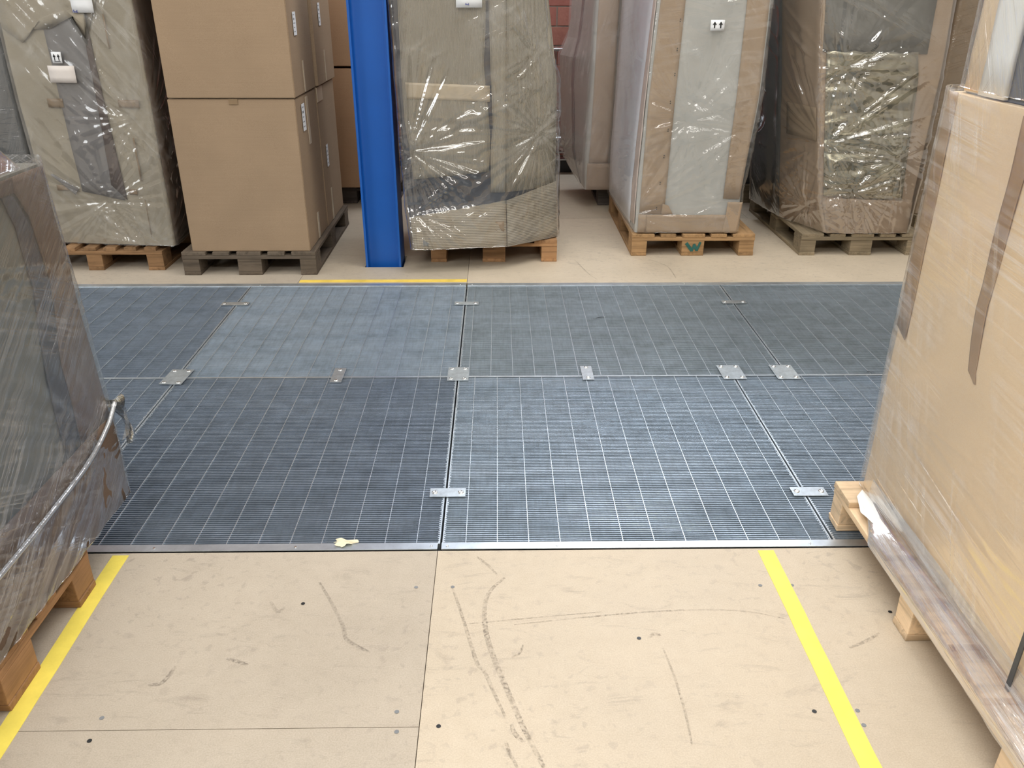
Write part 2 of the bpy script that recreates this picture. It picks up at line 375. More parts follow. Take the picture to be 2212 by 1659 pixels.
# ------------------------------------------------------------ gratings
PITCH = .0111
def grating(x0, x1, y0, y1, rod0, label, mat, matr=None):
    g = .0035; x0 += g; x1 -= g
    t = empty('floor_grating', ((x0+x1)/2, (y0+y1)/2, 0), label, 'grating', 'galvanised gratings laid in the floor opening')
    e = .004; zt = -.001; fm = M['galv_edge']
    mbox('frame_bar', (x0, y0, -.03), (x0+e, y1, zt), fm, t); mbox('frame_bar', (x1-e, y0, -.03), (x1, y1, zt), fm, t)
    mbox('frame_bar', (x0+e, y0, -.03), (x1-e, y0+.006, zt), fm, t); mbox('frame_bar', (x0+e, y1-.006, -.03), (x1-e, y1, zt), fm, t)
    V = []; F = []
    y = y0+.006+PITCH*.9
    while y < y1-.010:
        b = len(V); h = .0012; zt2 = -.003+random.uniform(-.0004, .0004); dy = random.uniform(-.0004, .0004)
        for z in (-.026, zt2):
            V += [(x0+e, y-h+dy, z), (x1-e, y-h+dy, z), (x1-e, y+h+dy, z), (x0+e, y+h+dy, z)]
        F += [(b+4, b+5, b+6, b+7), (b, b+1, b+5, b+4), (b+1, b+2, b+6, b+5), (b+2, b+3, b+7, b+6), (b+3, b, b+4, b+7)]
        y += PITCH
    me = bpy.data.meshes.new('bearing_bars'); me.from_pydata(V, [], F); me.update(); me.materials.append(mat)
    o = bpy.data.objects.new('bearing_bars', me); link(o, t); o.matrix_parent_inverse = Matrix.Translation(-t.location); o['kind'] = 'stuff'
    x = rod0
    while x-.1 > x0+.015: x -= .1
    first = None
    while x < x1-.012:
        if first is None:
            bm = bmesh.new(); box(bm, (-.0012, y0+.004, -.012), (.0012, y1-.004, -.0008))
            first = obj('cross_bar', bm, fm, t); first.location.x = x
        else:
            c = first.copy(); C.objects.link(c); c.location.x = x
        x += .1
    # teeth of weld along the side bars
    bm = bmesh.new(); y = y0+.01
    while y < y1-.01:
        for xx, s in ((x0+e, 1), (x1-e, -1)):
            L = random.uniform(.002, .006); box(bm, (min(xx, xx+s*L), y-.0022, -.006), (max(xx, xx+s*L), y+.0022, -.0016))
        y += PITCH
    w_ = obj('weld_bead', bm, M['galv_plate'], t); w_['kind'] = 'stuff'
    return t
Y0, Y1, Y2 = 2.146, 3.390, 4.640
grating(-2.69, -1.440, Y0, Y1, -1.54, 'galvanised floor grating at the foot of the left wrapped load, near row', M['galv_clean_dim'])
grating(-1.440, -.186, Y0, Y1, -.264, 'dark clean galvanised floor grating in the near row, left of the middle seam', M['galv_clean_dim'])
grating(-.186, 1.062, Y0, Y1, -.108, 'dusty pale galvanised floor grating in the near row, right of the middle seam', M['galv'])
grating(1.062, 2.31, Y0, Y1, 1.17, 'galvanised floor grating under the far corner of the right wrapped load, near row', M['galv'])
grating(-2.70, -1.450, Y1, Y2, -1.53, 'leftmost galvanised floor grating of the far row, in front of the pallet with spaced boards', M['galv_clean_dim'])
grating(-1.450, -.186, Y1, Y2, -.266, 'galvanised floor grating of the far row in front of the blue column', M['galv'])
grating(-.186, 1.309, Y1, Y2, -.137, 'dark stained wide galvanised floor grating of the far row, right of the middle seam', M['galv_dark'])
grating(1.309, 2.56, Y1, Y2, 1.395, 'rightmost galvanised floor grating of the far row, behind the right wrapped load', M['galv_dark'])
# supporting beams under the seams
for i, (a, b) in enumerate((((-2.7, Y1-.045, -.42), (2.6, Y1+.045, -.032)), ((-1.49, Y0, -.42), (-1.41, Y2, -.06)), ((-.216, Y0, -.42), (-.156, Y2, -.06)), ((1.03, Y0, -.42), (1.10, Y1, -.06)), ((1.28, Y1, -.42), (1.34, Y2, -.06)))):
    struct(mbox('trim_%d' % (i+5), a, b, M['void']))
def strip(name, x0, x1, y0, y1, label, screws):
    t = empty(name, ((x0+x1)/2, (y0+y1)/2, 0), label, 'metal strip')
    mbox('flange', (x0, y0, 0.0004), (x1, y1, .0034), M['galv_edge'], t, .0008)
    mbox('web', (x0, y1-.003 if y0 < 3 else y0, -.03), (x1, y1 if y0 < 3 else y0+.003, .0004), M['galv_edge'], t)
    for x in screws:
        bm = bmesh.new(); tube(bm, (x, (y0+y1)/2-.002, .003), (x, (y0+y1)/2-.002, .0052), .0042, 12); obj('screw', bm, M['screw'], t)
strip('edge_strip', -2.7, -.196, 2.112, 2.146, 'shiny galvanised edge strip along the near side of the grating, left of the seam', [-2.4, -1.08, -.64, -.215])
strip('edge_strip', -.184, 2.4, 2.112, 2.146, 'grey galvanised edge strip along the near side of the grating, right of the seam', [-.165, .18, .44, .98, 1.6])
strip('edge_strip', -2.7, -.192, 4.641, 4.685, 'galvanised edge strip along the far side of the grating, left of the seam', [-1.4, -.225])
strip('edge_strip', -.184, 2.6, 4.641, 4.685, 'galvanised edge strip along the far side of the grating, right of the seam', [-.155, 1.1])
def plate(x, y, sx, sy, label, lift=.0035, four=False, rot=0.0):
    t = empty('joining_plate', (x, y, .0), label, 'plate', 'plates screwed over the grating joints'); t.rotation_euler = (random.uniform(-.006, .006), random.uniform(-.006, .006), rot)
    bm = bmesh.new(); box(bm, (-sx/2, -sy/2, .0006), (sx/2, sy/2, lift), .0008); o = obj('plate_sheet', bm, M['galv_plate'], t); o.matrix_parent_inverse = Matrix()
    ps = [(-sx/2+.018, -sy/2+.018), (sx/2-.018, -sy/2+.018), (-sx/2+.018, sy/2-.018), (sx/2-.018, sy/2-.018)] if four else ([(-sx/2+.017, 0), (sx/2-.017, 0)] if sx > sy else [(0, -sy/2+.02), (0, sy/2-.02)])
    for px, py in ps:
        bm = bmesh.new(); n = 14
        ring = [[bm.verts.new((px+r_*math.cos(2*math.pi*i/n), py+r_*math.sin(2*math.pi*i/n), z_)) for i in range(n)] for r_, z_ in ((.0102, lift), (.0094, lift+.0024), (.0055, lift+.0036), (.0038, lift+.0018))]
        for k in range(3):
            for i in range(n): f = bm.faces.new((ring[k][i], ring[k][(i+1) % n], ring[k+1][(i+1) % n], ring[k+1][i])); f.smooth = True
        bm.faces.new(ring[3]); s = obj('screw', bm, M['screw'], t); s.matrix_parent_inverse = Matrix()
LP = 'narrow galvanised plate with two screws '
plate(-.180, 2.434, .124, .054, LP+'over the middle seam of the near grating row')
plate(1.079, 2.425, .120, .054, LP+'over the right near seam, beside the pale pallet block')
plate(-1.457, 4.344, .150, .046, LP+'over the left seam of the far grating row')
plate(-.178, 4.340, .134, .046, LP+'over the middle seam of the far grating row')
plate(1.313, 4.347, .136, .046, LP+'over the right seam of the far grating row')
plate(-.727, 3.404, .052, .150, LP+'across the row joint, left of the middle square plate')
plate(.401, 3.418, .052, .150, LP+'across the row joint, right of the middle square plate')
plate(-1.449, 3.394, .100, .158, 'square four-screw plate over the left seam corner, beside the left wrapped load', four=True, rot=-.04)
plate(-.185, 3.412, .096, .142, 'square four-screw galvanised plate at the middle of the grating, on the black seam', four=True)
plate(1.061, 3.418, .104, .150, 'square four-screw plate on the row joint, left one of the right-hand pair', four=True)
plate(1.305, 3.416, .104, .150, 'square four-screw plate on the row joint, right one of the right-hand pair', four=True)

# ------------------------------------------------------------ floor marks
def ribbon(bm, pts, wd, z):
    vs = []
    for i, p in enumerate(pts):
        a = Vector(pts[max(0, i-1)]); b = Vector(pts[min(len(pts)-1, i+1)]); d = (b-a).normalized(); n = Vector((-d.y, d.x)); w_ = wd[i] if hasattr(wd, '__len__') else wd
        vs.append((bm.verts.new((p[0]+n.x*w_/2, p[1]+n.y*w_/2, z)), bm.verts.new((p[0]-n.x*w_/2, p[1]-n.y*w_/2, z))))
    for i in range(len(vs)-1): bm.faces.new((vs[i][0], vs[i][1], vs[i+1][1], vs[i+1][0]))
def smooth(pts, n=6):
    out = []
    P = [Vector(pts[0])]+[Vector(p) for p in pts]+[Vector(pts[-1])]
    for i in range(1, len(P)-2):
        for k in range(n):
            t = k/n; a, b, c, d = P[i-1], P[i], P[i+1], P[i+2]
            out.append(tuple(.5*((2*b)+(c-a)*t+(2*a-5*b+4*c-d)*t*t+(3*b-a-3*c+d)*t**3)))
    out.append(tuple(P[-2])); return out
zz = [.0005]
def scuff(pts, wd):
    bm = bmesh.new(); zz[0] += .00002; p = smooth(pts); k = len(p)
    ribbon(bm, p, [wd*(.35+.65*math.sin(math.pi*min(1, (i+.5)/k))**.5) for i in range(k)], zz[0]); return obj('scuff_mark', bm, M['scuff'], FL)
scuff([(-0.139, 1.930), (-0.107, 1.811), (-0.062, 1.634), (-0.042, 1.602), (-0.015, 1.524), (0.012, 1.451)], .011)
scuff([(0.025, 1.430), (0.033, 1.403), (0.052, 1.379)], .012)
scuff([(0.011, 1.383), (0.019, 1.351), (0.037, 1.308)], .010)
scuff([(0.014, 1.974), (-0.027, 1.918), (-0.044, 1.849), (-0.039, 1.746), (-0.018, 1.650), (0.021, 1.523), (0.053, 1.423), (0.088, 1.331), (0.097, 1.307)], .015)
scuff([(0.038, 1.772), (0.219, 1.797), (0.417, 1.819), (0.589, 1.826), (0.704, 1.815), (0.799, 1.784)], .006)
scuff([(-0.090, 1.777), (0.090, 1.799), (0.286, 1.821)], .005)
scuff([(-0.534, 1.960), (-0.484, 1.874), (-0.435, 1.778), (-0.416, 1.724), (-0.384, 1.697), (-0.344, 1.671)], .012)
scuff([(0.433, 1.678), (0.445, 1.563), (0.448, 1.459), (0.444, 1.364)], .007)
scuff([(-0.071, 2.075), (-0.042, 2.041), (-0.007, 1.985)], .009)
scuff([(0.400, 1.716), (0.417, 1.730), (0.437, 1.727)], .012)
scuff([(-0.716, 1.655), (-0.683, 1.643), (-0.655, 1.631)], .012)
scuff([(-0.656, 1.876), (-0.626, 1.833), (-0.611, 1.852)], .012)
scuff([(0.029, 1.649), (0.050, 1.663), (0.061, 1.695)], .007)
scuff([(0.931, 1.671), (0.985, 1.696), (1.035, 1.726)], .010)
scuff([(-0.887, 1.566), (-0.855, 1.574), (-0.840, 1.629)], .012)
scuff([(0.488, 5.163), (0.549, 4.876), (0.593, 4.750)], .008)
scuff([(0.967, 5.159), (1.060, 5.011), (1.073, 4.781)], .008)
for q in ((-0.246, 1.934), (-0.139, 1.934), (-0.959, 1.463), (-0.959, 1.396), (-0.252, 1.472), (-0.246, 1.412), (-0.148, 1.427), (0.766, 1.929), (0.860, 1.929), (0.375, 1.715), (0.763, 1.459), (0.869, 1.460), (0.867, 1.416), (1.100, 1.810), (-0.562, 1.867)):
    bm = bmesh.new(); bmesh.ops.create_circle(bm, cap_ends=True, segments=14, radius=.0058); bmesh.ops.translate(bm, vec=(q[0], q[1], .0009), verts=bm.verts)
    o = obj('screw_hole', bm, M['ink_grey'] if random.random() > .35 else M['black'], FL)
def floortape(pts, label, mat, z=.0012):
    bm = bmesh.new(); n = 10; L, R = pts[:2], pts[2:]
    vs = []
    for i in range(n+1):
        t = i/n; a = Vector(L[0]).lerp(Vector(L[1]), t); b = Vector(R[0]).lerp(Vector(R[1]), t)
        k = random.uniform(-.0012, .0012)
        vs.append([bm.verts.new((p.x+k, p.y, zz_)) for p, zz_ in ((a, .0002), (a, z), (b, z), (b, .0002))])
    for i in range(n):
        for k in range(3): bm.faces.new((vs[i][k], vs[i+1][k], vs[i+1][k+1], vs[i][k+1]))
    bm.normal_update(); bmesh.ops.recalc_face_normals(bm, faces=bm.faces)
    return tag(obj('floor_tape', bm, mat), label, 'tape')
floortape([(-1.197, 2.096), (-1.186, 1.15), (-1.147, 2.096), (-1.136, 1.15)], 'yellow floor tape running beside the left wrapped load', M['yellow'])
floortape([(.806, 2.096), (.812, 1.15), (.856, 2.096), (.862, 1.15)], 'bright yellow floor tape on the open floor left of the right wrapped load', M['yellow'])
floortape([(-1.186, 4.757), (-.190, 4.765), (-1.184, 4.712), (-.190, 4.712)], 'worn yellow floor tape lying crosswise in front of the blue column', M['yellow_worn'], .001)
# scraps
bm = bmesh.new(); c = ((-0.489, 2.144)); k = 26
ring = []
for i in range(k):
    a = 2*math.pi*i/k; rr = .020*(1+.3*math.sin(3*a+1)+.12*math.sin(7*a)+random.uniform(-.22, .22)); ring.append(bm.verts.new((c[0]+rr*1.55*math.cos(a), c[1]+rr*.85*math.sin(a), .0045+.007*abs(math.sin(2*a+.5)))))
ctr = bm.verts.new((c[0]-.004, c[1]+.002, .013))
for i in range(k): bm.faces.new((ctr, ring[i], ring[(i+1) % k]))
tag(obj('paper_scrap', bm, plain('cream_masking_paper', (.78, .72, .52), .7, 0, .1, 40)), 'torn cream paper scrap stuck on the near edge strip of the grating', 'scrap')
def chip(pts, label):
    bm = bmesh.new(); ribbon(bm, pts, [.001, .006, .004, .001][:len(pts)], .003); bmesh.ops.solidify(bm, geom=bm.faces[:], thickness=.0015); tag(obj('wood_splinter', bm, M['white_foam']), label, 'splinter')
chip([(0.509, 4.098), (0.533, 4.112), (0.553, 4.118), (0.570, 4.132)], 'tiny cream splinter on the dark far grating')
chip([(1.680, 3.429), (1.691, 3.414), (1.706, 3.408), (1.721, 3.413)], 'tiny white splinter on the row joint beside the right wrapped load')

# ------------------------------------------------------------ blue column
t = empty('steel_column', (-.718, 5.13, 0), 'blue painted steel H-section column standing in a cut-out of the chipboard floor', 'column')
x0, x1, y0, y1 = -.828, -.609, 5.006, 5.226
mbox('flange', (x0, y0, -.3), (x0+.013, y1, 5.39), M['blue'], t, .001); mbox('flange', (x1-.013, y0, -.3), (x1, y1, 5.39), M['blue'], t, .001)
bm = bmesh.new(); box(bm, (x0+.013, y0+.06, -.3), (x1-.013, y0+.07, 5.39))
for xx, s in ((x0+.013, 1), (x1-.013, -1)):          # root fillets
    n = 6; V = []
    for i in range(n+1):
        a = math.pi/2*i/n; V.append((xx+s*.018*(1-math.sin(a)), y0+.06-.018*(1-math.cos(a))))
    for i in range(n):
        q = [bm.verts.new((V[i][0], V[i][1], -.3)), bm.verts.new((V[i+1][0], V[i+1][1], -.3)), bm.verts.new((V[i+1][0], V[i+1][1], 5.39)), bm.verts.new((V[i][0], V[i][1], 5.39))]
        f = bm.faces.new(q); f.smooth = True
obj('web', bm, M['blue'], t)

# ------------------------------------------------------------ pallets
def pallet(x0, x1, y0, y1, wd, label, skid='y', deck=None, bl=(.145, .145), ht=(.022, .022, .078, .022), edge=.1, mid=.145, name='pallet', wide=.145):
    """skid = axis the bottom boards and deck boards run along; the other axis carries the stringers"""
    t = empty(name, ((x0+x1)/2, (y0+y1)/2, 0), label, 'pallet')
    mx, my = M['w_'+wd+'x'], M['w_'+wd+'y']
    h0, h1, h2, h3 = ht[3], ht[3]+ht[2], ht[3]+ht[2]+ht[1], sum(ht)
    if skid == 'y': A, Bx = (x0, x1), (y0, y1)
    else: A, Bx = (y0, y1), (x0, x1)
    def put(nm, a0, a1, b0, b1, z0, z1, run, bev=.003, parent=t):
        m = {('y', 'b'): my, ('y', 'a'): mx, ('x', 'b'): mx, ('x', 'a'): my}[(skid, run)]
        lo, hi = ((a0, b0, z0), (a1, b1, z1)) if skid == 'y' else ((b0, a0, z0), (b1, a1, z1))
        return mbox(nm, lo, hi, m, parent, bev, .0015)
    W = A[1]-A[0]; L = Bx[1]-Bx[0]; mA = (A[0]+A[1])/2; mB = (Bx[0]+Bx[1])/2
    cols = [(A[0], A[0]+edge), (mA-mid/2, mA+mid/2), (A[1]-edge, A[1])]
    rws = [(Bx[0], Bx[0]+bl[0]), (mB-bl[0]/2, mB+bl[0]/2), (Bx[1]-bl[0], Bx[1])]
    out = {}
    for i, (a0, a1) in enumerate(cols):
        put('skid', a0, a1, Bx[0], Bx[1], 0.0005, h0, 'b')
        for k, (b0, b1) in enumerate(rws): out[(i, k)] = put('block', a0+.001, a1-.001, b0+.002, b1-.002, h0, h1, 'a')
    for b0, b1 in ((Bx[0], Bx[0]+wide), (mB-wide/2, mB+wide/2), (Bx[1]-wide, Bx[1])): put('stringer', A[0], A[1], b0, b1, h1, h2, 'a')
    if deck is None:
        g = (W-.145*3-.1*2)/4; deck = []; a = A[0]
        for w_ in (.145, .1, .145, .1, .145): deck.append((a, a+w_)); a += w_+g
    for a0, a1 in deck: put('deck_board', a0, a1, Bx[0]-random.uniform(-.003, .003), Bx[1], h2, h3, 'b')
    t['top'] = h3
    return t, out
pB, _ = pallet(-2.90, -2.06, 4.955, 6.15, 'brown', 'orange-brown pallet with seven narrow spaced deck boards under the beige wrapped load', deck=[(-2.90+.122*i, -2.90+.122*i+.072) for i in range(7)], mid=.095)
pC, blC = pallet(-1.907, -1.103, 4.855, 6.055, 'old', 'dark weathered pallet under the stack of four brown cartons')
pR, _ = pallet(-1.62, -.80, 6.70, 7.5, 'dark', 'dark pallet under the cartons standing behind the blue column')
pE, _ = pallet(-.43, .372, 5.11, 6.31, 'orange', 'orange pine pallet under the load wrapped in ribbed cardboard')
pG, blG = pallet(.866, 1.668, 5.232, 6.44, 'warm', 'warm brown pallet with a green painted letter W on its middle block')
pH, _ = pallet(1.972, 2.772, 5.235, 6.44, 'grey', 'worn greyish pallet under the load with the shiny grey front')
pF, _ = pallet(.80, 1.60, 6.62, 7.6, 'dark', 'dark pallet under the silvery load standing by the brick wall')
pI, _ = pallet(1.98, 2.78, 6.70, 7.6, 'grey', 'grey pallet in the dark gap behind the shiny grey load')
pA, _ = pallet(-3.8, -3.0, 5.2, 6.4, 'brown', 'brown pallet under the dark grey load at the far left')
pJ, _ = pallet(-2.38, -1.185, 1.157, 1.957, 'orange', 'orange-brown pallet under the wrapped load at the left edge', skid='x')
pK, _ = pallet(1.09, 2.09, 1.195, 2.270, 'pale', 'new pale pine pallet under the large wrapped load on the right', skid='x', edge=.075, mid=.078, bl=(.1, .1), wide=.10,
               deck=[(1.195, 1.315), (1.36, 1.48), (1.53, 1.65), (1.70, 1.82), (1.88, 2.00), (2.145, 2.270)])
# green W on the front of the middle block
cx, zb = (blG[(1, 0)].bound_box[0][0]+blG[(1, 0)].bound_box[6][0])/2, .024
bm = bmesh.new(); yy = 5.2300; yk = [0.0]
def stroke(a, b, wdt):
    a, b = Vector(a), Vector(b); d = (b-a).normalized(); n = Vector((-d.y, d.x))*wdt/2
    yk[0] -= .00012; poly_mesh(bm, [(cx+p.x, yy+.002, p.y) for p in (a+n, b+n, b-n, a-n)], .0016-yk[0], (0, -1, 0))
for a, b, wdt in (((-.046, .086), (-.004, .034), .021), ((-.006, .030), (.008, .078), .014), ((.004, .078), (.028, .036), .019), ((.026, .034), (.046, .092), .015)): stroke(a, b, wdt)
bmesh.ops.recalc_face_normals(bm, faces=bm.faces); obj('painted_letter', bm, M['green'], pG)

# ------------------------------------------------------------ carton stacks
def label_print(o, face, c, sx, sy, lines=5):
    """grey print bars standing 0.4 mm proud of a label; face 'x' = on a plane of constant x, 'y' = constant y"""
    bm = bmesh.new()
    for i in range(lines):
        zc = c[2]+sy*(.5-(i+.7)/(lines+.6)); hh = sy*(.05 if i != 1 else .09)/1.0; ln = sx*random.uniform(.45, .8)
        for s in range(3):
            a = -sx*.4+ln*(s/3); b = a+ln/3*random.uniform(.5, .9)
            if face == 'x': P = [(c[0]+.0012, c[1]+a, zc-hh/2), (c[0]+.0012, c[1]+b, zc-hh/2), (c[0]+.0012, c[1]+b, zc+hh/2), (c[0]+.0012, c[1]+a, zc+hh/2)]
            else: P = [(c[0]+a, c[1]-.0012, zc-hh/2), (c[0]+b, c[1]-.0012, zc-hh/2), (c[0]+b, c[1]-.0012, zc+hh/2), (c[0]+a, c[1]-.0012, zc+hh/2)]
            bm.faces.new([bm.verts.new(p) for p in P])
    x = obj('print', bm, M['ink_grey'], o)
def carton(x0, x1, y0, y1, z0, z1, label, mat, tapes=(), labels=(), crease=None, bulge=.004):
    t = empty('cardboard_box', ((x0+x1)/2, (y0+y1)/2, z0), label, 'box', 'plain brown cartons')
    bm = bmesh.new(); box(bm, (x0, y0, z0), (x1, y1, z1))
    bmesh.ops.subdivide_edges(bm, edges=bm.edges[:], cuts=7, use_grid_fill=True)
    cx_, cy_, cz_ = (x0+x1)/2, (y0+y1)/2, (z0+z1)/2
    for v in bm.verts:
        u = 1-((v.co.x-cx_)/(x1-x0)*2)**2; w_ = 1-((v.co.y-cy_)/(y1-y0)*2)**2; q = 1-((v.co.z-cz_)/(z1-z0)*2)**2
        if abs(v.co.y-y0) < 1e-5: v.co.y -= bulge*u*q
        if abs(v.co.x-x1) < 1e-5: v.co.x += bulge*.6*w_*q
    es = [e for e in bm.edges if len(e.link_faces) == 2 and e.link_faces[0].normal.angle(e.link_faces[1].normal, 0) > 1]
    bmesh.ops.bevel(bm, geom=es, offset=.004, segments=2, affect='EDGES')
    obj('carton_body', bm, mat, t)
    for a, b, mt in tapes: mbox('packing_tape', a, b, M[mt], t)
    for (c, sx, sy) in labels:
        o = mbox('shipping_label', (c[0]-.0002, c[1]-sx/2, c[2]-sy/2), (c[0]+.0008, c[1]+sx/2, c[2]+sy/2), M['paper'], t)
        label_print(o, 'x', c, sx, sy)
    return t
bx0, bx1, s1, s2 = -1.842, -1.133, 4.872, 5.44
cl = bx1+.004
carton(bx0, bx1, s1, s1+.565, .1445, 1.017, 'lower front brown carton of the stack left of the blue column', M['box'],
       tapes=[((-1.50, s1-.006, .99), (-1.45, s1-.002, 1.019), 'tape'), ((bx1, 5.13, .73), (bx1+.005, 5.18, 1.0), 'tape_clear'), ((bx1+.0005, 5.14, .15), (bx1+.004, 5.18, .31), 'tape_clear')],
       labels=[((bx1+.006, 5.03, .90), .075, .15)])
carton(bx0+.01, bx1+.004, s1+.569, 6.03, .1445, 1.022, 'lower rear brown carton of the stack left of the blue column', M['box'],
       tapes=[((bx1+.004, 5.62, .15), (bx1+.008, 5.65, .36), 'tape_clear'), ((bx1+.004, 5.45, .93), (bx1+.008, 5.62, 1.018), 'tape_clear')], labels=[((bx1+.009, 5.60, .58), .06, .14)])
carton(bx0-.004+.01, bx1+.006, s1-.008, s1+.555, 1.023, 1.90, 'upper front brown carton of the stack left of the blue column', M['box'], tapes=[((bx1+.007, 5.12, 1.03), (bx1+.0105, 5.145, 1.2), 'tape_clear')],
       labels=[((bx1+.0115, 5.01, 1.40), .07, .12)])
carton(bx0+.02, bx1+.022, s1+.572, 6.02, 1.026, 1.90, 'upper rear brown carton of the stack left of the blue column', M['box'], tapes=[((bx1+.0225, 5.70, 1.035), (bx1+.026, 5.72, 1.22), 'tape_clear')], labels=[((bx1+.0275, 5.64, 1.43), .06, .13)])
carton(-1.58, -.86, 6.62, 7.4, .1445, 1.03, 'lower brown carton seen between the carton stack and the blue column', M['box2'])
carton(-1.58, -.855, 6.63, 7.4, 1.046, 1.93, 'upper brown carton seen between the carton stack and the blue column', M['box2'])

# ------------------------------------------------------------ wrapped loads
rng = np.random.RandomState(3)
LAT = rng.rand(256, 256)
def vn(x, y):
    xi = np.floor(x).astype(int); yi = np.floor(y).astype(int); fx = x-xi; fy = y-yi
    fx = fx*fx*(3-2*fx); fy = fy*fy*(3-2*fy)
    a = LAT[xi % 256, yi % 256]; b = LAT[(xi+1) % 256, yi % 256]; c = LAT[xi % 256, (yi+1) % 256]; d = LAT[(xi+1) % 256, (yi+1) % 256]
    return (a*(1-fx)+b*fx)*(1-fy)+(c*(1-fx)+d*fx)*fy
def fbm(x, y, o=4):
    s = 0; a = .5
    for _ in range(o): s = s+a*vn(x, y); x = x*2.03+17.3; y = y*2.03+9.1; a *= .5
    return s
class Load:
    """a load with polygonal plan at several heights; sides are numbered from the corner they start at"""
    def __init__(self, levels, root, r=.03):
        self.lv = levels; self.root = root; self.r = r; self.n = len(levels[0][1])
    def corners(self, z):
        L = self.lv
        if z <= L[0][0]: return [Vector(c) for c in L[0][1]]
        for (za, ca), (zb, cb) in zip(L, L[1:]):
            if z <= zb:
                t = (z-za)/(zb-za); return [Vector(a).lerp(Vector(b), t) for a, b in zip(ca, cb)]
        return [Vector(c) for c in L[-1][1]]
    def ring(self, z, off, per=26):
        c = self.corners(z); n = self.n; pts = []; nrm = []; ln = []
        d = [(c[(i+1) % n]-c[i]) for i in range(n)]; l = [v.length for v in d]; u = [v/ll for v, ll in zip(d, l)]
        for i in range(n):
            r = min(self.r, l[i]*.4, l[i-1]*.4); a = c[i]-u[i-1]*r; b = c[i]+u[i]*r
            n0 = Vector((u[i-1].y, -u[i-1].x)); n1 = Vector((u[i].y, -u[i].x))
            for k in range(6):
                t = k/6; p = a*(1-t)**2+c[i]*2*t*(1-t)+b*t*t; m = (n0*(1-t)+n1*t).normalized()
                pts.append(p+m*off); nrm.append(m)
            r2 = min(self.r, l[i]*.4, l[(i+1) % n]*.4); e = c[(i+1) % n]-u[i]*r2
            for k in range(per):
                t = k/per; pts.append(b.lerp(e, t)+n1*off); nrm.append(n1)
        return np.array([p[:] for p in pts]), np.array([m[:] for m in nrm])
    def core(self, mat, z0, z1, name='carton_body', nz=14, off=0.0, wob=.004):
        zs = np.linspace(z0, z1, nz); V = []; F = []; k = None
        for z in zs:
            p, m = self.ring(z, off, 8); k = len(p)
            dd = (fbm(p[:, 0]*5+p[:, 1]*3, np.full(k, z*5), 3)-.45)*wob*2
            q = p+m*dd[:, None]; V += [(a, b, z) for a, b in q]
        for i in range(nz-1):
            for a in range(k): F.append((i*k+a, i*k+(a+1) % k, (i+1)*k+(a+1) % k, (i+1)*k+a))
        F.append(tuple(range(k))[::-1]); F.append(tuple((nz-1)*k+a for a in range(k)))
        me = bpy.data.meshes.new(name); me.from_pydata(V, [], F); me.update(); me.materials.append(mat)
        o = bpy.data.objects.new(name, me); link(o, self.root); o.matrix_parent_inverse = Matrix.Translation(-self.root.location)
        return o
    def surf(self, side, a, z, off):
        c = self.corners(z); p, q = c[side], c[(side+1) % self.n]; ax = 0 if abs((q-p).x) > abs((q-p).y) else 1
        t = (a-p[ax])/((q-p)[ax]); v = p.lerp(q, t); u = (q-p).normalized()
        return Vector((v.x+u.y*off, v.y-u.x*off, z))
    def patch(self, name, side, rows, mat, off=.006, nu=8, nv=6, th=.004, jag=0.0, parent=None):
        """rows: top to bottom, each ((a,z),(a,z)) = its two ends on the face"""
        G = []
        for i in range(len(rows)-1):
            for k in range(nv+(1 if i == len(rows)-2 else 0)):
                t = k/nv; L = [Vector(rows[i][s]).lerp(Vector(rows[i+1][s]), t) for s in (0, 1)]; G.append(L)
        bm = bmesh.new(); grid = []
        for gi, (A, B) in enumerate(G):
            row = []
            for k in range(nu+1):
                p = A.lerp(B, k/nu); zj = 0
                if jag and (gi == 0 or gi == len(G)-1): zj = random.uniform(-jag, jag)
                row.append(bm.verts.new(self.surf(side, p[0], p[1]+zj, off+th*.5+.0015*math.sin(p[0]*31+p[1]*23))))
            grid.append(row)
        for i in range(len(grid)-1):
            for k in range(nu):
                f = bm.faces.new((grid[i][k], grid[i+1][k], grid[i+1][k+1], grid[i][k+1])); f.smooth = True
        bmesh.ops.recalc_face_normals(bm, faces=bm.faces)
        f0 = bm.faces[:][0] if False else None
        bm.faces.ensure_lookup_table(); c0 = self.corners(rows[0][0][1]); ctr = sum(c0, Vector((0, 0)))/self.n
        f = bm.faces[0]; m = f.calc_center_median()
        if f.normal.xy.dot(m.xy-ctr) < 0: bmesh.ops.reverse_faces(bm, faces=bm.faces)
        bmesh.ops.solidify(bm, geom=bm.faces[:], thickness=th)
        return obj(name, bm, mat, parent or self.root)
    def rect(self, name, side, p0, p1, mat, off=.010, th=.0012, parent=None, **k):
        (a0, za), (a1, zb) = p0, p1
        return self.patch(name, side, [((a0, za), (a1, za)), ((a0, zb), (a1, zb))], mat, off, 3, 3, th, parent=parent, **k)
    def wrap(self, mat, z0, z1, off=.016, nz=230, per=60, pulls=(), amp=.006, folds=(3, 40), seed=0, name='stretch_film', loose=0.012, skew=.5, taut=.09, sag=None):
        zs = np.linspace(z0, z1, nz); P0, Nn = [], []
        for z in zs:
            p, m = self.ring(z, off, per); P0.append(p); Nn.append(m)
        P0 = np.array(P0); Nn = np.array(Nn); k = P0.shape[1]
        seg = np.linalg.norm(np.diff(np.concatenate([P0[nz//2], P0[nz//2][:1]]), axis=0), axis=1); Ls = np.concatenate([[0], np.cumsum(seg)[:-1]])
        Lg, Zg = np.meshgrid(Ls, zs); s = seed*13.7
        d = np.zeros_like(Lg)
        # loose pillows, then ridged folds running at a slant
        d += loose*(fbm(Lg*2.2+s, Zg*2.2+s, 3)-.35)
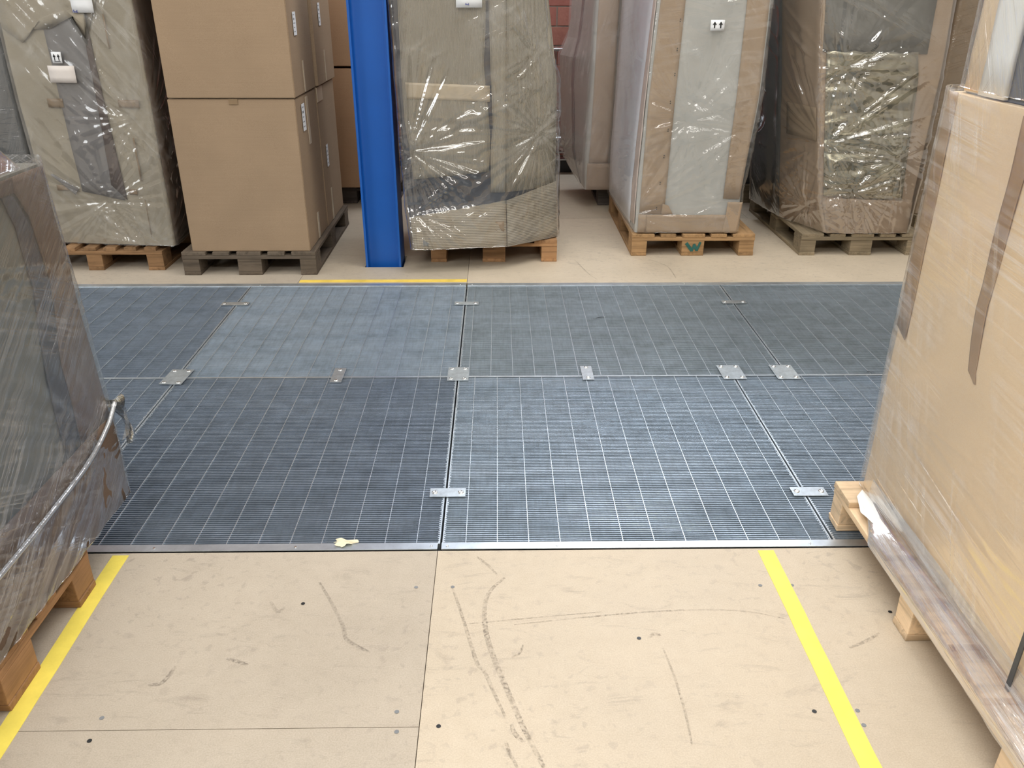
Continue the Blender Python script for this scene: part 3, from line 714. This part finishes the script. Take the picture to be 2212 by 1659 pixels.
        for ang, A, f1, f2 in ((skew, amp, folds[0], folds[1]), (-skew*.7, amp*.55, folds[0]*1.3, folds[1]*.7)):
            X = Lg*math.cos(ang)+Zg*math.sin(ang); Yv = -Lg*math.sin(ang)+Zg*math.cos(ang)
            wv = fbm(X*f1*.6+s*2, Yv*f2*.45+s, 2); rd = 1-np.abs(wv-.38)*7; rd = np.clip(rd, 0, 1)
            mask = np.clip((fbm(X*1.7+s*3, Yv*3+s, 3)-.46)*5, 0, 1)
            d += A*rd**2*mask
        for (pl, pz, A, R, kf) in pulls:
            dx = Lg-pl; dz = Zg-pz; rr = np.sqrt(dx*dx+dz*dz)+1e-4; th = np.arctan2(dz, dx)
            wv = fbm(th*kf/6.28*1.3+s, rr*.9+s, 2); rd = np.clip(1-np.abs(wv-.38)*5, 0, 1)
            fall = np.exp(-(rr/R)**2)*np.clip(rr/.06, 0, 1); d += A*rd**1.5*fall; d -= .004*np.exp(-(rr/.08)**2)
        cl_ = [0.0]; cc = self.corners((z0+z1)/2)
        for i in range(self.n): cl_.append(cl_[-1]+(cc[(i+1) % self.n]-cc[i]).length)
        tot = cl_[-1]; dc = np.min([np.minimum(np.abs(Lg-(q-self.r*0)), tot-np.abs(Lg-q)) for q in cl_[:-1]], axis=0)
        d *= .22+.78*(1-np.exp(-(dc/taut)**2))
        d = np.maximum(d, -off*.45)
        XY = P0+Nn*d[..., None]
        V = np.empty((nz*k, 3)); V[:, :2] = XY.reshape(-1, 2); V[:, 2] = Zg.ravel()
        V[:k, 2] += .002+.004*np.abs(np.sin(Ls*23))+.002*np.abs(np.sin(Ls*57))
        idx = np.arange(nz*k).reshape(nz, k)
        a = idx[:-1]; b = np.roll(idx, -1, 1)[:-1]; c = np.roll(idx, -1, 1)[1:]; e = idx[1:]
        F = np.stack([a, b, c, e], -1).reshape(-1, 4)
        me = bpy.data.meshes.new(name); me.vertices.add(len(V)); me.vertices.foreach_set('co', V.ravel())
        me.loops.add(F.size); me.loops.foreach_set('vertex_index', F.ravel()); me.polygons.add(len(F))
        me.polygons.foreach_set('loop_start', np.arange(0, F.size, 4)); me.polygons.foreach_set('loop_total', np.full(len(F), 4))
        me.polygons.foreach_set('use_smooth', np.ones(len(F), bool))
        uv = me.uv_layers.new(name='UVMap'); per_tot = Ls[-1]+seg[-1]
        U = Lg.copy(); UV = np.stack([U.ravel()[F], Zg.ravel()[F]], -1)
        last = np.zeros_like(F, bool).reshape(nz-1, k, 4); last[:, -1, 1:3] = True; last = last.reshape(-1, 4)
        UV[..., 0][last] = per_tot
        uv.data.foreach_set('uv', UV.reshape(-1)); me.update(); me.validate(); me.materials.append(mat)
        o = bpy.data.objects.new(name, me); link(o, self.root); o.matrix_parent_inverse = Matrix.Translation(-self.root.location)
        return o
    def Lof(self, side, a, z=1.0, off=.016):
        c = self.corners(z); s = sum((c[i+1]-c[i]).length for i in range(side)); p, q = c[side], c[(side+1) % self.n]; ax = 0 if abs((q-p).x) > abs((q-p).y) else 1
        return s+abs(a-p[ax])
def arrows(L, side, p0, p1, bar=False, rounded=False, off=.028, line=False):
    """white this-way-up sticker with two upward arrows"""
    (a0, z1), (a1, z0) = p0, p1
    s = L.rect('arrow_sticker', side, (a0, z1), (a1, z0), M['paper'], off, .0012)
    bm = bmesh.new(); w_ = a1-a0; h = z1-z0
    for f in (.28, .72):
        c = a0+w_*f
        P = [(-.035, .22), (.035, .22), (.035, .55), (.11, .55), (0, .85), (-.11, .55), (-.035, .55)]
        pts = [L.surf(side, c+w_*x*1.35, z0+h*y, off+.0034) for x, y in P]
        bm.faces.new([bm.verts.new(p) for p in pts])
    if bar:
        pts = [L.surf(side, a0+w_*x, z0+h*y, off+.0034) for x, y in ((.2, .12), (.85, .12), (.85, .17), (.2, .17))]; bm.faces.new([bm.verts.new(p) for p in pts])
    obj('arrow_print', bm, M['ink'], s); return s
def scribble(L, side, a, z, s, off, parent, mat='ink_blue'):
    bm = bmesh.new(); pts = [(0, 0), (.12, .5), (.2, 1), (.28, .3), (.34, 0), (.22, .35), (.4, .4), (.5, .1), (.56, .45), (.66, .1), (.78, .4), (.74, .05), (.9, .9), (.88, 0), (1.1, .1)]
    P = [L.surf(side, a+x*s, z+y*s*.55, off) for x, y in pts]
    for p, q in zip(P, P[1:]):
        d = (q-p).normalized(); n = Vector((-d.z, 0, d.x))*.0012 if side != 1 or True else 0
        bm.faces.new([bm.verts.new(v) for v in (p+n, q+n, q-n, p-n)])
    obj('handwriting', bm, M[mat], parent)

# --- B: beige wrapped load, far left
rt = empty('wrapped_load', (-2.36, 5.5, .1445), 'tall beige carton load under loose clear film, on the pallet with spaced boards', 'wrapped load')
B = Load([(.1445, [(-2.74, 5.06), (-1.985, 4.975), (-2.01, 6.1), (-2.78, 6.15)]), (1.0, [(-2.77, 5.06), (-1.98, 4.985), (-2.0, 6.1), (-2.8, 6.15)]), (1.9, [(-2.77, 5.06), (-1.985, 4.985), (-2.0, 6.1), (-2.8, 6.15)])], rt, .025)
B.core(M['card_b'], .15, 1.9, wob=.008)
B.patch('shaded_side', 1, [((4.99, 1.9), (6.08, 1.9)), ((5.0, .16), (6.08, .16))], M['card_j'], .002)  # shade of the right side painted as a darker sheet over the beige
B.patch('grey_panel', 0, [((-2.543, 1.650), (-2.279, 1.651)), ((-2.515, 1.399), (-2.272, 1.444)), ((-2.506, 0.777), (-2.244, 0.831)), ((-2.496, 0.472), (-2.240, 0.423))], M['greypanel'], .004, nu=10)
B.patch('panel_edge', 0, [((-2.257, 1.651), (-2.218, 1.651)), ((-2.288, 1.447), (-2.258, 1.444)), ((-2.290, 1.038), (-2.251, 1.038)), ((-2.306, 0.514), (-2.225, 0.426))], plain('dark_brown_edge', (.10, .07, .06), .5), .007)
B.patch('carton_flap', 0, [((-2.715, 1.650), (-2.047, 1.651)), ((-2.750, 1.374), (-2.205, 1.493)), ((-2.649, 1.298), (-2.498, 1.436))], M['card_b'], .012, jag=.006)
for a, b in (((-2.160, 1.447), (-2.151, 1.270)), ((-2.167, 1.000), (-2.044, 0.957)), ((-2.110, 0.790), (-2.120, 0.541)), ((-2.204, 0.492), (-2.152, 0.459)), ((-2.113, 0.431), (-2.117, 0.204)), ((-2.587, 1.002), (-2.493, 0.953)), ((-2.650, 0.508), (-2.575, 0.475))): B.rect('parcel_tape', 0, a, b, M['tape'], .009)
B.patch('parcel_tape', 0, [((-2.669, 0.568), (-2.654, 0.574)), ((-2.539, 0.453), (-2.512, 0.486))], M['greypanel'], .012)
pg = B.rect('paper_sheet', 0, ((-2.309, 1.572)), ((-2.188, 1.453)), M['paper'], .036); scribble(B, 0, *((-2.306, 1.453)), .028, .0405, pg)
lb = B.rect('blank_label', 0, ((-2.524, 1.181)), ((-2.369, 1.091)), M['paper_pink'], .034)
arrows(B, 0, ((-2.483, 1.253)), ((-2.428, 1.194)), bar=True, off=.036)
B.wrap(film('loose_film_beige', .05, .10, rot=-.9, streak=(.9, 9), milk=.28, bumpy=.4, gloss=1.7), .147, 1.93, amp=.010, loose=.02, seed=1, skew=-.8, pulls=[(B.Lof(0, -2.30), .42, .016, .5, 26), (B.Lof(0, -2.10), .16, .02, .35, 22), (B.Lof(0, -2.02), .9, .014, .4, 22)])
# --- A: dark load beyond the left edge
rt = empty('wrapped_load', (-3.3, 5.8, .1445), 'dark grey film-wrapped load at the far left edge, behind the near left load', 'wrapped load')
A = Load([(.1445, [(-3.7, 5.3), (-2.90, 5.25), (-2.92, 6.3), (-3.7, 6.3)]), (1.9, [(-3.7, 5.3), (-2.88, 5.25), (-2.9, 6.3), (-3.7, 6.3)])], rt)
A.core(M['foam_d'], .15, 1.9); A.wrap(film('loose_film_dark', .05, .12, rot=1.2, milk=.2), .146, 1.93, nz=120, per=30, seed=2)

# --- E: ribbed cardboard load
rt = empty('wrapped_load', (-.1, 5.5, .1445), 'load in ribbed beige cardboard under clear film, leaning over its pallet beside the blue column', 'wrapped load')
E = Load([(.1445, [(-.515, 4.875), (.05, 4.945), (.37, 5.18), (.40, 5.95), (-.50, 5.95)]), (.40, [(-.545, 4.955), (.04, 5.0), (.36, 5.18), (.39, 5.95), (-.52, 5.95)]), (1.10, [(-.575, 4.99), (.05, 5.01), (.35, 5.2), (.36, 5.95), (-.56, 5.95)]),
          (1.3, [(-.58, 5.0), (.05, 5.01), (.275, 5.18), (.3, 5.95), (-.56, 5.95)]), (1.9, [(-.60, 5.0), (.05, 5.01), (.24, 5.15), (.27, 5.95), (-.58, 5.95)])], rt, .02)
E.core(M['charcoal'], .1475, 1.9)
E.patch('ribbed_sheet', 0, [((-.55, 1.9), (-.06, 1.9)), ((-.545, 1.36), (-.066, 1.36)), ((-.545, 1.2), (-.078, 1.2)), ((-.54, .9), (-.052, .9)), ((-.52, .74), (-.045, .76)), ((-.50, .555), (-.055, .59))], M['card_e_v'], .006, nu=12, jag=.004)
E.patch('ribbed_sheet', 0, [((-.052, 1.9), (.052, 1.9)), ((-.045, 1.36), (.05, 1.36)), ((-.038, 1.1), (.05, 1.1)), ((-.030, .85), (.048, .85)), ((-.045, .72), (.048, .72)), ((-.045, .47), (.045, .47))], M['card_e_v'], .007, nu=4)
E.patch('ribbed_sheet', 1, [((.05, 1.9), (.235, 1.9)), ((.045, 1.1), (.345, 1.1)), ((.045, .47), (.352, .47))], M['card_e_v'], .007, nu=6)
E.patch('ribbed_band', 0, [((-.53, .335), (.045, .42)), ((-.512, .149), (.05, .149))], M['card_e_h'], .010, nu=12, jag=.003)
E.patch('ribbed_band', 1, [((.045, .42), (.355, .50)), ((.05, .149), (.37, .149))], M['card_e_h'], .010, nu=6)
E.patch('clear_tape', 0, [((-0.524, 1.096), (-0.045, 1.077)), ((-0.518, 1.009), (-0.046, 0.989))], M['tape_clear'], .011, th=.001)
E.rect('printed_mark', 0, (-.455, .215), (-.385, .17), M['ink_grey'], .0118, .0004); E.rect('printed_mark', 0, (-.02, .30), (.035, .24), M['tape'], .0118, .0004)
pg = E.rect('paper_sheet', 0, (-.225, 1.60), (-.083, 1.483), M['paper'], .036); scribble(E, 0, -.175, 1.495, .02, .0405, pg)
E.wrap(film('clear_film_shiny', .012, .10, rot=.45, streak=(.9, 7), milk=.20, bumpy=.55, gloss=3.0), .146, 1.93, amp=.012, loose=.022, seed=3, skew=.5, pulls=[(E.Lof(0, -.49), .72, .020, .55, 34), (E.Lof(1, .33, .8), .80, .018, .6, 30), (E.Lof(0, -.49), .36, .014, .35, 26), (E.Lof(1, .3, 1.2), 1.25, .014, .3, 20)])

# --- F: silvery load near the brick wall
rt = empty('wrapped_load', (1.0, 6.9, .1445), 'narrow silvery pink load bagged in film right in front of the brick wall', 'wrapped load')
F_ = Load([(.1445, [(.68, 6.52), (1.4, 6.52), (1.4, 7.3), (.66, 7.2)]), (.36, [(.665, 6.50), (1.4, 6.50), (1.4, 7.4), (.53, 7.2)]), (1.1, [(.70, 6.50), (1.4, 6.50), (1.4, 7.4), (.50, 7.2)]), (1.28, [(.70, 6.52), (1.4, 6.5), (1.4, 7.4), (.58, 7.2)]), (1.9, [(.73, 6.52), (1.4, 6.5), (1.4, 7.4), (.60, 7.2)])], rt, .02)
F_.core(M['foam'], .1475, 1.9)
F_.patch('brown_board', 0, [((.735, 1.9), (.885, 1.9)), ((.71, .60), (.865, .60)), ((.70, .36), (.85, .36))], M['card_h'], .005)
F_.patch('dark_face', 0, [((.886, 1.9), (1.38, 1.9)), ((.852, .36), (1.38, .36))], M['foam_d'], .005)
F_.patch('brown_band', 0, [((.69, .355), (1.38, .355)), ((.69, .149), (1.38, .149))], M['card_h'], .007)
F_.patch('dark_strap', 3, [((6.86, 1.9), (6.80, 1.9)), ((6.9, .9), (6.85, .9)), ((6.78, .15), (6.74, .15))], M['greypanel'], .004)
F_.wrap(film('silvery_film', .10, .2, rot=1.35, streak=(1, 10), milk=.3, bumpy=.4, hazecol=(.95, .90, .90), gloss=1.8, gmax=.2), .146, 1.93, nz=180, per=40, amp=.010, loose=.02, seed=4, skew=1.2, pulls=[(F_.Lof(3, 6.95), .36, .02, .3, 26)])

# --- G: load on the W pallet
rt = empty('wrapped_load', (1.22, 5.8, .1445), 'tall load with brown edge boards and white foam front, on the pallet marked W', 'wrapped load')
G = Load([(.1445, [(.885, 5.262), (1.548, 5.258), (1.57, 6.40), (.858, 6.38)]), (.45, [(.885, 5.262), (1.552, 5.262), (1.59, 6.40), (.850, 6.38)]), (1.0, [(.905, 5.262), (1.60, 5.27), (1.60, 6.4), (.865, 6.38)]), (1.9, [(.945, 5.262), (1.585, 5.27), (1.60, 6.4), (.885, 6.38)])], rt, .022)
G.core(M['foam'], .1475, 1.9, wob=.006)
G.patch('brown_edge_board', 0, [((.965, 1.9), (1.098, 1.9)), ((.915, .95), (1.075, .95)), ((.905, .27), (1.065, .27))], M['card_g'], .006, nu=6)
G.patch('brown_edge_board', 0, [((1.445, 1.9), (1.575, 1.9)), ((1.45, 1.0), (1.585, 1.0)), ((1.435, .37), (1.54, .365))], M['card_g'], .007, nu=6)
G.patch('pink_corner_strip', 3, [((5.30, 1.9), (5.275, 1.9)), ((5.40, .9), (5.275, .9)), ((5.42, .2), (5.275, .2))], plain('pale_pink_board', (.72, .60, .54), .6), .006)
G.patch('foam_sheet', 3, [((6.36, 1.9), (5.31, 1.9)), ((6.36, .9), (5.41, .9)), ((6.36, .17), (5.43, .17))], M['foam_b'], .003)
G.patch('bottom_band', 0, [((.90, .27), (1.535, .265)), ((.90, .150), (1.535, .150))], M['card_g'], .011, nu=8, jag=.002)
G.patch('bottom_flap', 0, [((1.466, 0.350), (1.561, 0.350)), ((1.460, 0.248), (1.555, 0.254)), ((1.447, 0.151), (1.544, 0.151))], M['card_g'], .015, jag=.003)
G.rect('bottom_flap', 0, (.955, .268), (.905, .152), M['card_g'], .0145)
G.patch('bottom_flap', 0, [((1.05, .34), (1.09, .325)), ((1.045, .272), (1.12, .272))], M['card_g'], .012, nv=3)
bm = bmesh.new()
for q in ((1.067, 1.412), (1.062, 1.254), (1.061, 1.115), (1.047, 0.956), (1.046, 0.793), (1.034, 0.634), (1.024, 0.468), (1.013, 0.309)):
    for dz in (-.006, .006):
        p = G.surf(0, q[0]+random.uniform(-.001, .001), q[1]+dz, .0125); tube(bm, p, p+Vector((0, -.0008, 0)), .0036, 8)
obj('punched_hole', bm, M['black'], rt)['kind'] = 'stuff'
arrows(G, 0, ((1.241, 1.415)), ((1.323, 1.358)), off=.036)
G.wrap(film('clear_film_folded', .03, .09, rot=.15, streak=(.9, 10), milk=.22, bumpy=.4, gloss=1.8, gmax=.22), .147, 1.93, amp=.010, loose=.018, seed=5, skew=.15, pulls=[(G.Lof(0, .90), .27, .02, .55, 24), (G.Lof(0, 1.22), .85, .016, .45, 30), (G.Lof(0, 1.57), .8, .018, .4, 26), (G.Lof(0, 1.50), .34, .012, .2, 18)])

# --- H: shiny grey front
rt = empty('wrapped_load', (2.3, 5.7, .1445), 'load with dark grey panel front glinting under crumpled film, behind the near right load', 'wrapped load')
H_ = Load([(.1445, [(1.965, 5.66), (2.125, 5.245), (2.65, 5.235), (2.68, 6.3), (1.90, 6.2)]), (.37, [(1.93, 5.68), (2.06, 5.26), (2.66, 5.25), (2.68, 6.3), (1.88, 6.2)]), (1.1, [(1.84, 5.66), (1.94, 5.27), (2.67, 5.25), (2.69, 6.3), (1.82, 6.2)]), (1.9, [(1.72, 5.62), (1.84, 5.27), (2.64, 5.25), (2.67, 6.3), (1.74, 6.2)])], rt, .02)
H_.core(M['card_h'], .1475, 1.9, wob=.006)
H_.patch('steel_grey_panel', 1, [((1.87, 1.9), (2.54, 1.9)), ((1.935, 1.24), (2.555, 1.23))], M['steel_panel'], .005, nu=10)
H_.patch('golden_sheen_sheet', 1, [((1.955, 1.245), (2.50, 1.235)), ((1.975, 1.1), (2.53, 1.1)), ((2.075, .385), (2.58, .36))], M['golden_sheen'], .008, nu=10, jag=.008)  # sheet added for golden highlights; warm floor reflection put into its colour
H_.patch('cardboard_band', 1, [((2.07, .375), (2.65, .35)), ((2.13, .149), (2.65, .149))], M['card_h'], .009, nu=10, jag=.003)
H_.patch('brown_board', 0, [((5.60, .92), (5.29, .92)), ((5.60, .72), (5.29, .72))], M['card_g'], .007)
H_.patch('dark_face', 4, [((6.18, 1.9), (5.66, 1.9)), ((6.18, .15), (5.69, .15))], M['foam_d'], .004)  # left side lies in shadow; that shade is put into this dark colour
lb = H_.rect('shipping_label', 4, (5.95, 1.62), (5.80, 1.46), M['paper'], .008)
H_.wrap(film('crumpled_film', .02, .12, rot=-.5, streak=(1.0, 6), milk=.12, bumpy=.6, gloss=4.2, tint=(.97, .97, .94)), .147, 1.93, amp=.016, loose=.030, seed=6, skew=-.45, folds=(2.5, 22), pulls=[(H_.Lof(1, 2.03), .72, .026, .6, 30), (H_.Lof(1, 2.22), .42, .022, .4, 30), (H_.Lof(1, 2.55), .62, .022, .4, 26), (H_.Lof(0, 5.35), .3, .02, .3, 22), (H_.Lof(1, 2.12), 1.15, .02, .35, 22)])
# --- loads in the dark behind
for x0_, x1_, y0_, y1_, m_, lab in ((1.86, 2.55, 6.75, 7.5, 'charcoal', 'black film-wrapped load in the dark gap behind the shiny grey load'), (2.93, 3.7, 5.75, 6.9, 'tape', 'dark brown wrapped load glimpsed between the shiny grey load and the near right load')):
    rt = empty('wrapped_load', ((x0_+x1_)/2, (y0_+y1_)/2, .1445), lab, 'wrapped load')
    X_ = Load([(.1445, [(x0_, y0_), (x1_, y0_), (x1_, y1_), (x0_, y1_)]), (1.9, [(x0_, y0_), (x1_, y0_), (x1_, y1_), (x0_, y1_)])], rt)
    X_.core(M[m_], .146, 1.9); X_.wrap(film('film_back', .02, .12, milk=.1), .147, 1.93, nz=90, per=24, seed=8)
pallet(2.93, 3.73, 5.70, 6.9, 'grey', 'grey pallet hidden behind the near right load, under the dark brown load')

# --- J: left foreground
rt = empty('wrapped_load', (-1.65, 1.5, .1445), 'large brown and grey load tightly stretch-wrapped, cut off by the left edge', 'wrapped load')
J = Load([(.1445, [(-2.2, 1.14), (-1.20, 1.14), (-1.175, 2.235), (-2.2, 2.235)]), (.42, [(-2.2, 1.14), (-1.20, 1.14), (-1.180, 2.245), (-2.2, 2.245)]), (1.17, [(-2.2, 1.14), (-1.215, 1.14), (-1.195, 2.215), (-2.2, 2.215)])], rt, .02)
J.core(M['greenish'], .1475, 1.17)
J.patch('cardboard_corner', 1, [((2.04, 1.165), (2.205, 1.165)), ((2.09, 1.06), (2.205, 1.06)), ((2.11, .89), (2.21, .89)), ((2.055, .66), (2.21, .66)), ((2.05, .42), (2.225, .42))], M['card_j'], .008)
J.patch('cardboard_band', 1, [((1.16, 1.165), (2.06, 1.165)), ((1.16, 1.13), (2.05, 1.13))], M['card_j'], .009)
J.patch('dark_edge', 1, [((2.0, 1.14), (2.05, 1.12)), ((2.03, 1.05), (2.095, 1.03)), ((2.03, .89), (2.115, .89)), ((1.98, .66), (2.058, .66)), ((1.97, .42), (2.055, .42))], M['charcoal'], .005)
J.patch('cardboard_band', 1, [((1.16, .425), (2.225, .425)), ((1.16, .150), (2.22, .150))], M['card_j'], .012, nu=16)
J2 = Load([(1.17, [(-2.2, 1.14), (-1.24, 1.14), (-1.225, 2.16), (-2.2, 2.16)]), (1.36, [(-2.2, 1.16), (-1.34, 1.16), (-1.33, 2.07), (-2.2, 2.07)]), (1.55, [(-2.2, 1.2), (-1.62, 1.2), (-1.62, 1.86), (-2.2, 1.86)]), (1.75, [(-2.18, 1.2), (-1.66, 1.2), (-1.66, 1.82), (-2.18, 1.82)])], rt, .03)
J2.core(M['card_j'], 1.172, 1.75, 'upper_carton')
fj = film('tight_film_left', .05, .12, rot=.62, streak=(1.1, 34), milk=.75, bumpy=.7, hazecol=(.55, .54, .53), gloss=2.2, fine=1.0)
J.wrap(fj, .146, 1.19, amp=.008, loose=.003, taut=.14, seed=9, skew=.42, folds=(2, 60), off=.0135, pulls=[(J.Lof(1, 2.2), .38, .012, .4, 30)])
J2.wrap(fj, 1.165, 1.77, nz=120, per=40, amp=.006, loose=.004, seed=10, skew=.2, off=.016)
# rolled film edge running up the corner and a loose tail
bm = bmesh.new()
pts = smooth([(2.235, .46), (2.17, .42), (2.05, .385), (1.9, .37), (1.6, .36), (1.2, .36)], 8)
for i in range(len(pts)-1):
    p = Vector((-1.154, pts[i][0], pts[i][1])); q = Vector((-1.154, pts[i+1][0], pts[i+1][1])); tube(bm, p, q, .0075, 8, False)
uvl = None
def no_uv_film(name, haze, rough, col, gloss=2.5, b=.6, sc=90):
    m, nt, out = newmat(name); v = coords(nt, (1, 1, 1)); n = noise(nt, v, sc, 4); nr = bump(nt, n, b, .004)
    fr = N(nt, 'ShaderNodeFresnel'); fr.inputs[0].default_value = 1.5; nt.links.new(nr, fr.inputs['Normal'])
    tr = N(nt, 'ShaderNodeBsdfTransparent'); gl = N(nt, 'ShaderNodeBsdfGlossy'); gl.inputs['Roughness'].default_value = rough; nt.links.new(nr, gl.inputs['Normal'])
    df = N(nt, 'ShaderNodeBsdfDiffuse'); df.inputs[0].default_value = (*col, 1); m1 = N(nt, 'ShaderNodeMixShader'); m1.inputs[0].default_value = haze
    m2 = N(nt, 'ShaderNodeMixShader'); nt.links.new(tr.outputs[0], m1.inputs[1]); nt.links.new(df.outputs[0], m1.inputs[2])
    nt.links.new(math_(nt, 'MINIMUM', math_(nt, 'MULTIPLY', fr.outputs[0], gloss), 1.0), m2.inputs[0]); nt.links.new(m1.outputs[0], m2.inputs[1]); nt.links.new(gl.outputs[0], m2.inputs[2]); nt.links.new(m2.outputs[0], out.inputs[0])
    return m
froll = no_uv_film('rolled_film', .30, .12, (.75, .78, .82), 4.0, .9, 26)
obj('film_roll_edge', bm, froll, rt)
bm = bmesh.new(); n = 12; g_ = []
for i in range(n+1):
    t_ = i/n; row = []
    for k in range(6):
        s_ = k/5; row.append(bm.verts.new((-1.165+.035*math.sin(t_*2.2+s_*3)+.02*s_*math.sin(t_*5), 2.245+.03*s_+.012*math.sin(t_*9+s_*4), .32+.16*t_+.02*math.sin(s_*5+t_*3))))
    g_.append(row)
for i in range(n):
    for k in range(5): f = bm.faces.new((g_[i][k], g_[i][k+1], g_[i+1][k+1], g_[i+1][k])); f.smooth = True
obj('film_tail', bm, no_uv_film('loose_tail_film', .15, .1, (.8, .8, .8), 3), rt)

# --- K: right foreground
rt = empty('wrapped_load', (1.65, 1.5, .1445), 'large bright brown carton load with two vertical tape strips under film, at the right edge', 'wrapped load')
K = Load([(.150, [(1.168, 2.262), (1.168, .8), (2.1, .8), (2.1, 2.262)]), (1.345, [(1.172, 2.262), (1.172, .8), (2.1, .8), (2.1, 2.262)])], rt, .035)
K.core(M['card_k'], .1475, 1.345, wob=.003)
K.patch('tape_strip', 0, [((2.243, 1.349), (2.197, 1.348)), ((2.250, 1.039), (2.185, 1.055)), ((2.247, 0.698), (2.180, 0.675))], M['tape_k'], .003, th=.001)
K.patch('tape_strip', 0, [((1.897, 1.332), (1.836, 1.336)), ((1.891, 1.072), (1.840, 1.086)), ((1.889, 0.885), (1.843, 0.901)), ((1.856, 0.729), (1.823, 0.734)), ((1.820, 0.710), (1.811, 0.710))], M['tape_k'], .003, th=.001)
K2 = Load([(1.345, [(1.20, 2.235), (1.20, .8), (2.1, .8), (2.1, 2.235)]), (1.9, [(1.20, 2.235), (1.20, .8), (2.1, .8), (2.1, 2.235)])], rt, .03)
K2.core(M['foam_d'], 1.347, 1.9, 'upper_panel')
K2.patch('cardboard_corner', 0, [((2.22, 1.9), (2.135, 1.9)), ((2.22, 1.35), (2.135, 1.35))], M['card_k'], .004)
K2.patch('white_foam_strip', 0, [((2.132, 1.9), (2.02, 1.9)), ((2.132, 1.35), (2.02, 1.35))], M['white_foam'], .010, th=.012)
K2.patch('cardboard_corner', 0, [((1.90, 1.9), (1.5, 1.9)), ((1.90, 1.35), (1.5, 1.35))], M['card_k'], .005)
fk = film('tight_film_right', .045, .13, rot=-.10, streak=(.45, 17), milk=.85, bumpy=.45, hazecol=(.88, .86, .84), gloss=1.9, fine=.9)
K.wrap(fk, .148, 1.36, amp=.007, loose=.005, seed=11, skew=-.12, folds=(1.0, 44), off=.014)
K2.wrap(film('upper_film_right', .10, .10, rot=-1.0, streak=(1.1, 25), milk=.4, bumpy=.8, gloss=2.6), 1.355, 1.93, nz=120, per=50, amp=.012, loose=.02, seed=12, skew=-1.0, off=.018)
# film skirt pulled under the deck, around the pallet
bm = bmesh.new(); ny = 150; prof = [(1.158, .215), (1.152, .165), (1.135, .1495), (1.10, .1485), (1.0835, .140), (1.0825, .125), (1.083, .108)]
gr = []
for i in range(ny+1):
    y = 2.165-1.1*i/ny; k = min(1, i/26); row = []
    for q, (x, z) in enumerate(prof):
        wv = float(fbm(np.array([y*9+z*60]), np.array([z*30+3.0]), 3)[0])-.45
        xx = 1.158+(x-1.158)*(k if q > 1 else 1)**.8; zz2 = z if q < 2 else .15+(z-.15)*k**.8+(.012*wv if q > 5 else 0)
        row.append(bm.verts.new((xx-.004*abs(wv)*(1 if q > 1 else .3), y, max(zz2, .104))))
    gr.append(row)
for i in range(ny):
    for k in range(len(prof)-1): f = bm.faces.new((gr[i][k], gr[i+1][k], gr[i+1][k+1], gr[i][k+1])); f.smooth = True
def skirt_mat():
    m, nt, out = newmat('skirt_film'); v = coords(nt, (40, 2.2, 40)); a = noise(nt, v, 1.0, 4, .6, .5); b = noise(nt, coords(nt, (8, 5, 8)), 1.5, 3)
    nr = bump(nt, a, .7, .01); fr = N(nt, 'ShaderNodeFresnel'); fr.inputs[0].default_value = 1.5; nt.links.new(nr, fr.inputs['Normal'])
    tr = N(nt, 'ShaderNodeBsdfTransparent'); gl = N(nt, 'ShaderNodeBsdfGlossy'); gl.inputs['Roughness'].default_value = .12; nt.links.new(nr, gl.inputs['Normal'])
    df = N(nt, 'ShaderNodeBsdfDiffuse'); df.inputs[0].default_value = (.93, .93, .95, 1); m1 = N(nt, 'ShaderNodeMixShader'); m2 = N(nt, 'ShaderNodeMixShader')
    nt.links.new(math_(nt, 'MULTIPLY', ramp(nt, a, [(.42, .12), (.62, .75)]), ramp(nt, b, [(.3, .5), (.6, 1)])), m1.inputs[0]); nt.links.new(tr.outputs[0], m1.inputs[1]); nt.links.new(df.outputs[0], m1.inputs[2])
    nt.links.new(math_(nt, 'MINIMUM', math_(nt, 'MULTIPLY', fr.outputs[0], 3.0), .6), m2.inputs[0]); nt.links.new(m1.outputs[0], m2.inputs[1]); nt.links.new(gl.outputs[0], m2.inputs[2]); nt.links.new(m2.outputs[0], out.inputs[0])
    return m
obj('film_skirt', bm, skirt_mat(), rt)
bm = bmesh.new()
wad = [(1.1555, 2.215), (1.1545, 2.14), (1.150, 2.05), (1.141, 1.97), (1.122, 1.985), (1.104, 2.05), (1.098, 2.085), (1.120, 2.17)]
cn = (1.124, 2.115); rings = []
for q, h in ((1, .1495), (.9, .1525), (.5, .154)):
    rings.append([bm.verts.new((cn[0]+(x-cn[0])*q, cn[1]+(y-cn[1])*q, h+.0035*math.sin(i_*2.9+q*5))) for i_, (x, y) in enumerate(wad)])
for a_, b_ in zip(rings, rings[1:]):
    for i_ in range(8): f = bm.faces.new((a_[i_], a_[(i_+1) % 8], b_[(i_+1) % 8], b_[i_])); f.smooth = True
bm.faces.new(rings[-1]); bmesh.ops.recalc_face_normals(bm, faces=bm.faces)
o = obj('white_foam_wad', bm, M['white_foam'], rt)
mbox('strap', (1.150, 1.372, .148), (1.153, 1.386, 1.345), M['strap'], rt)
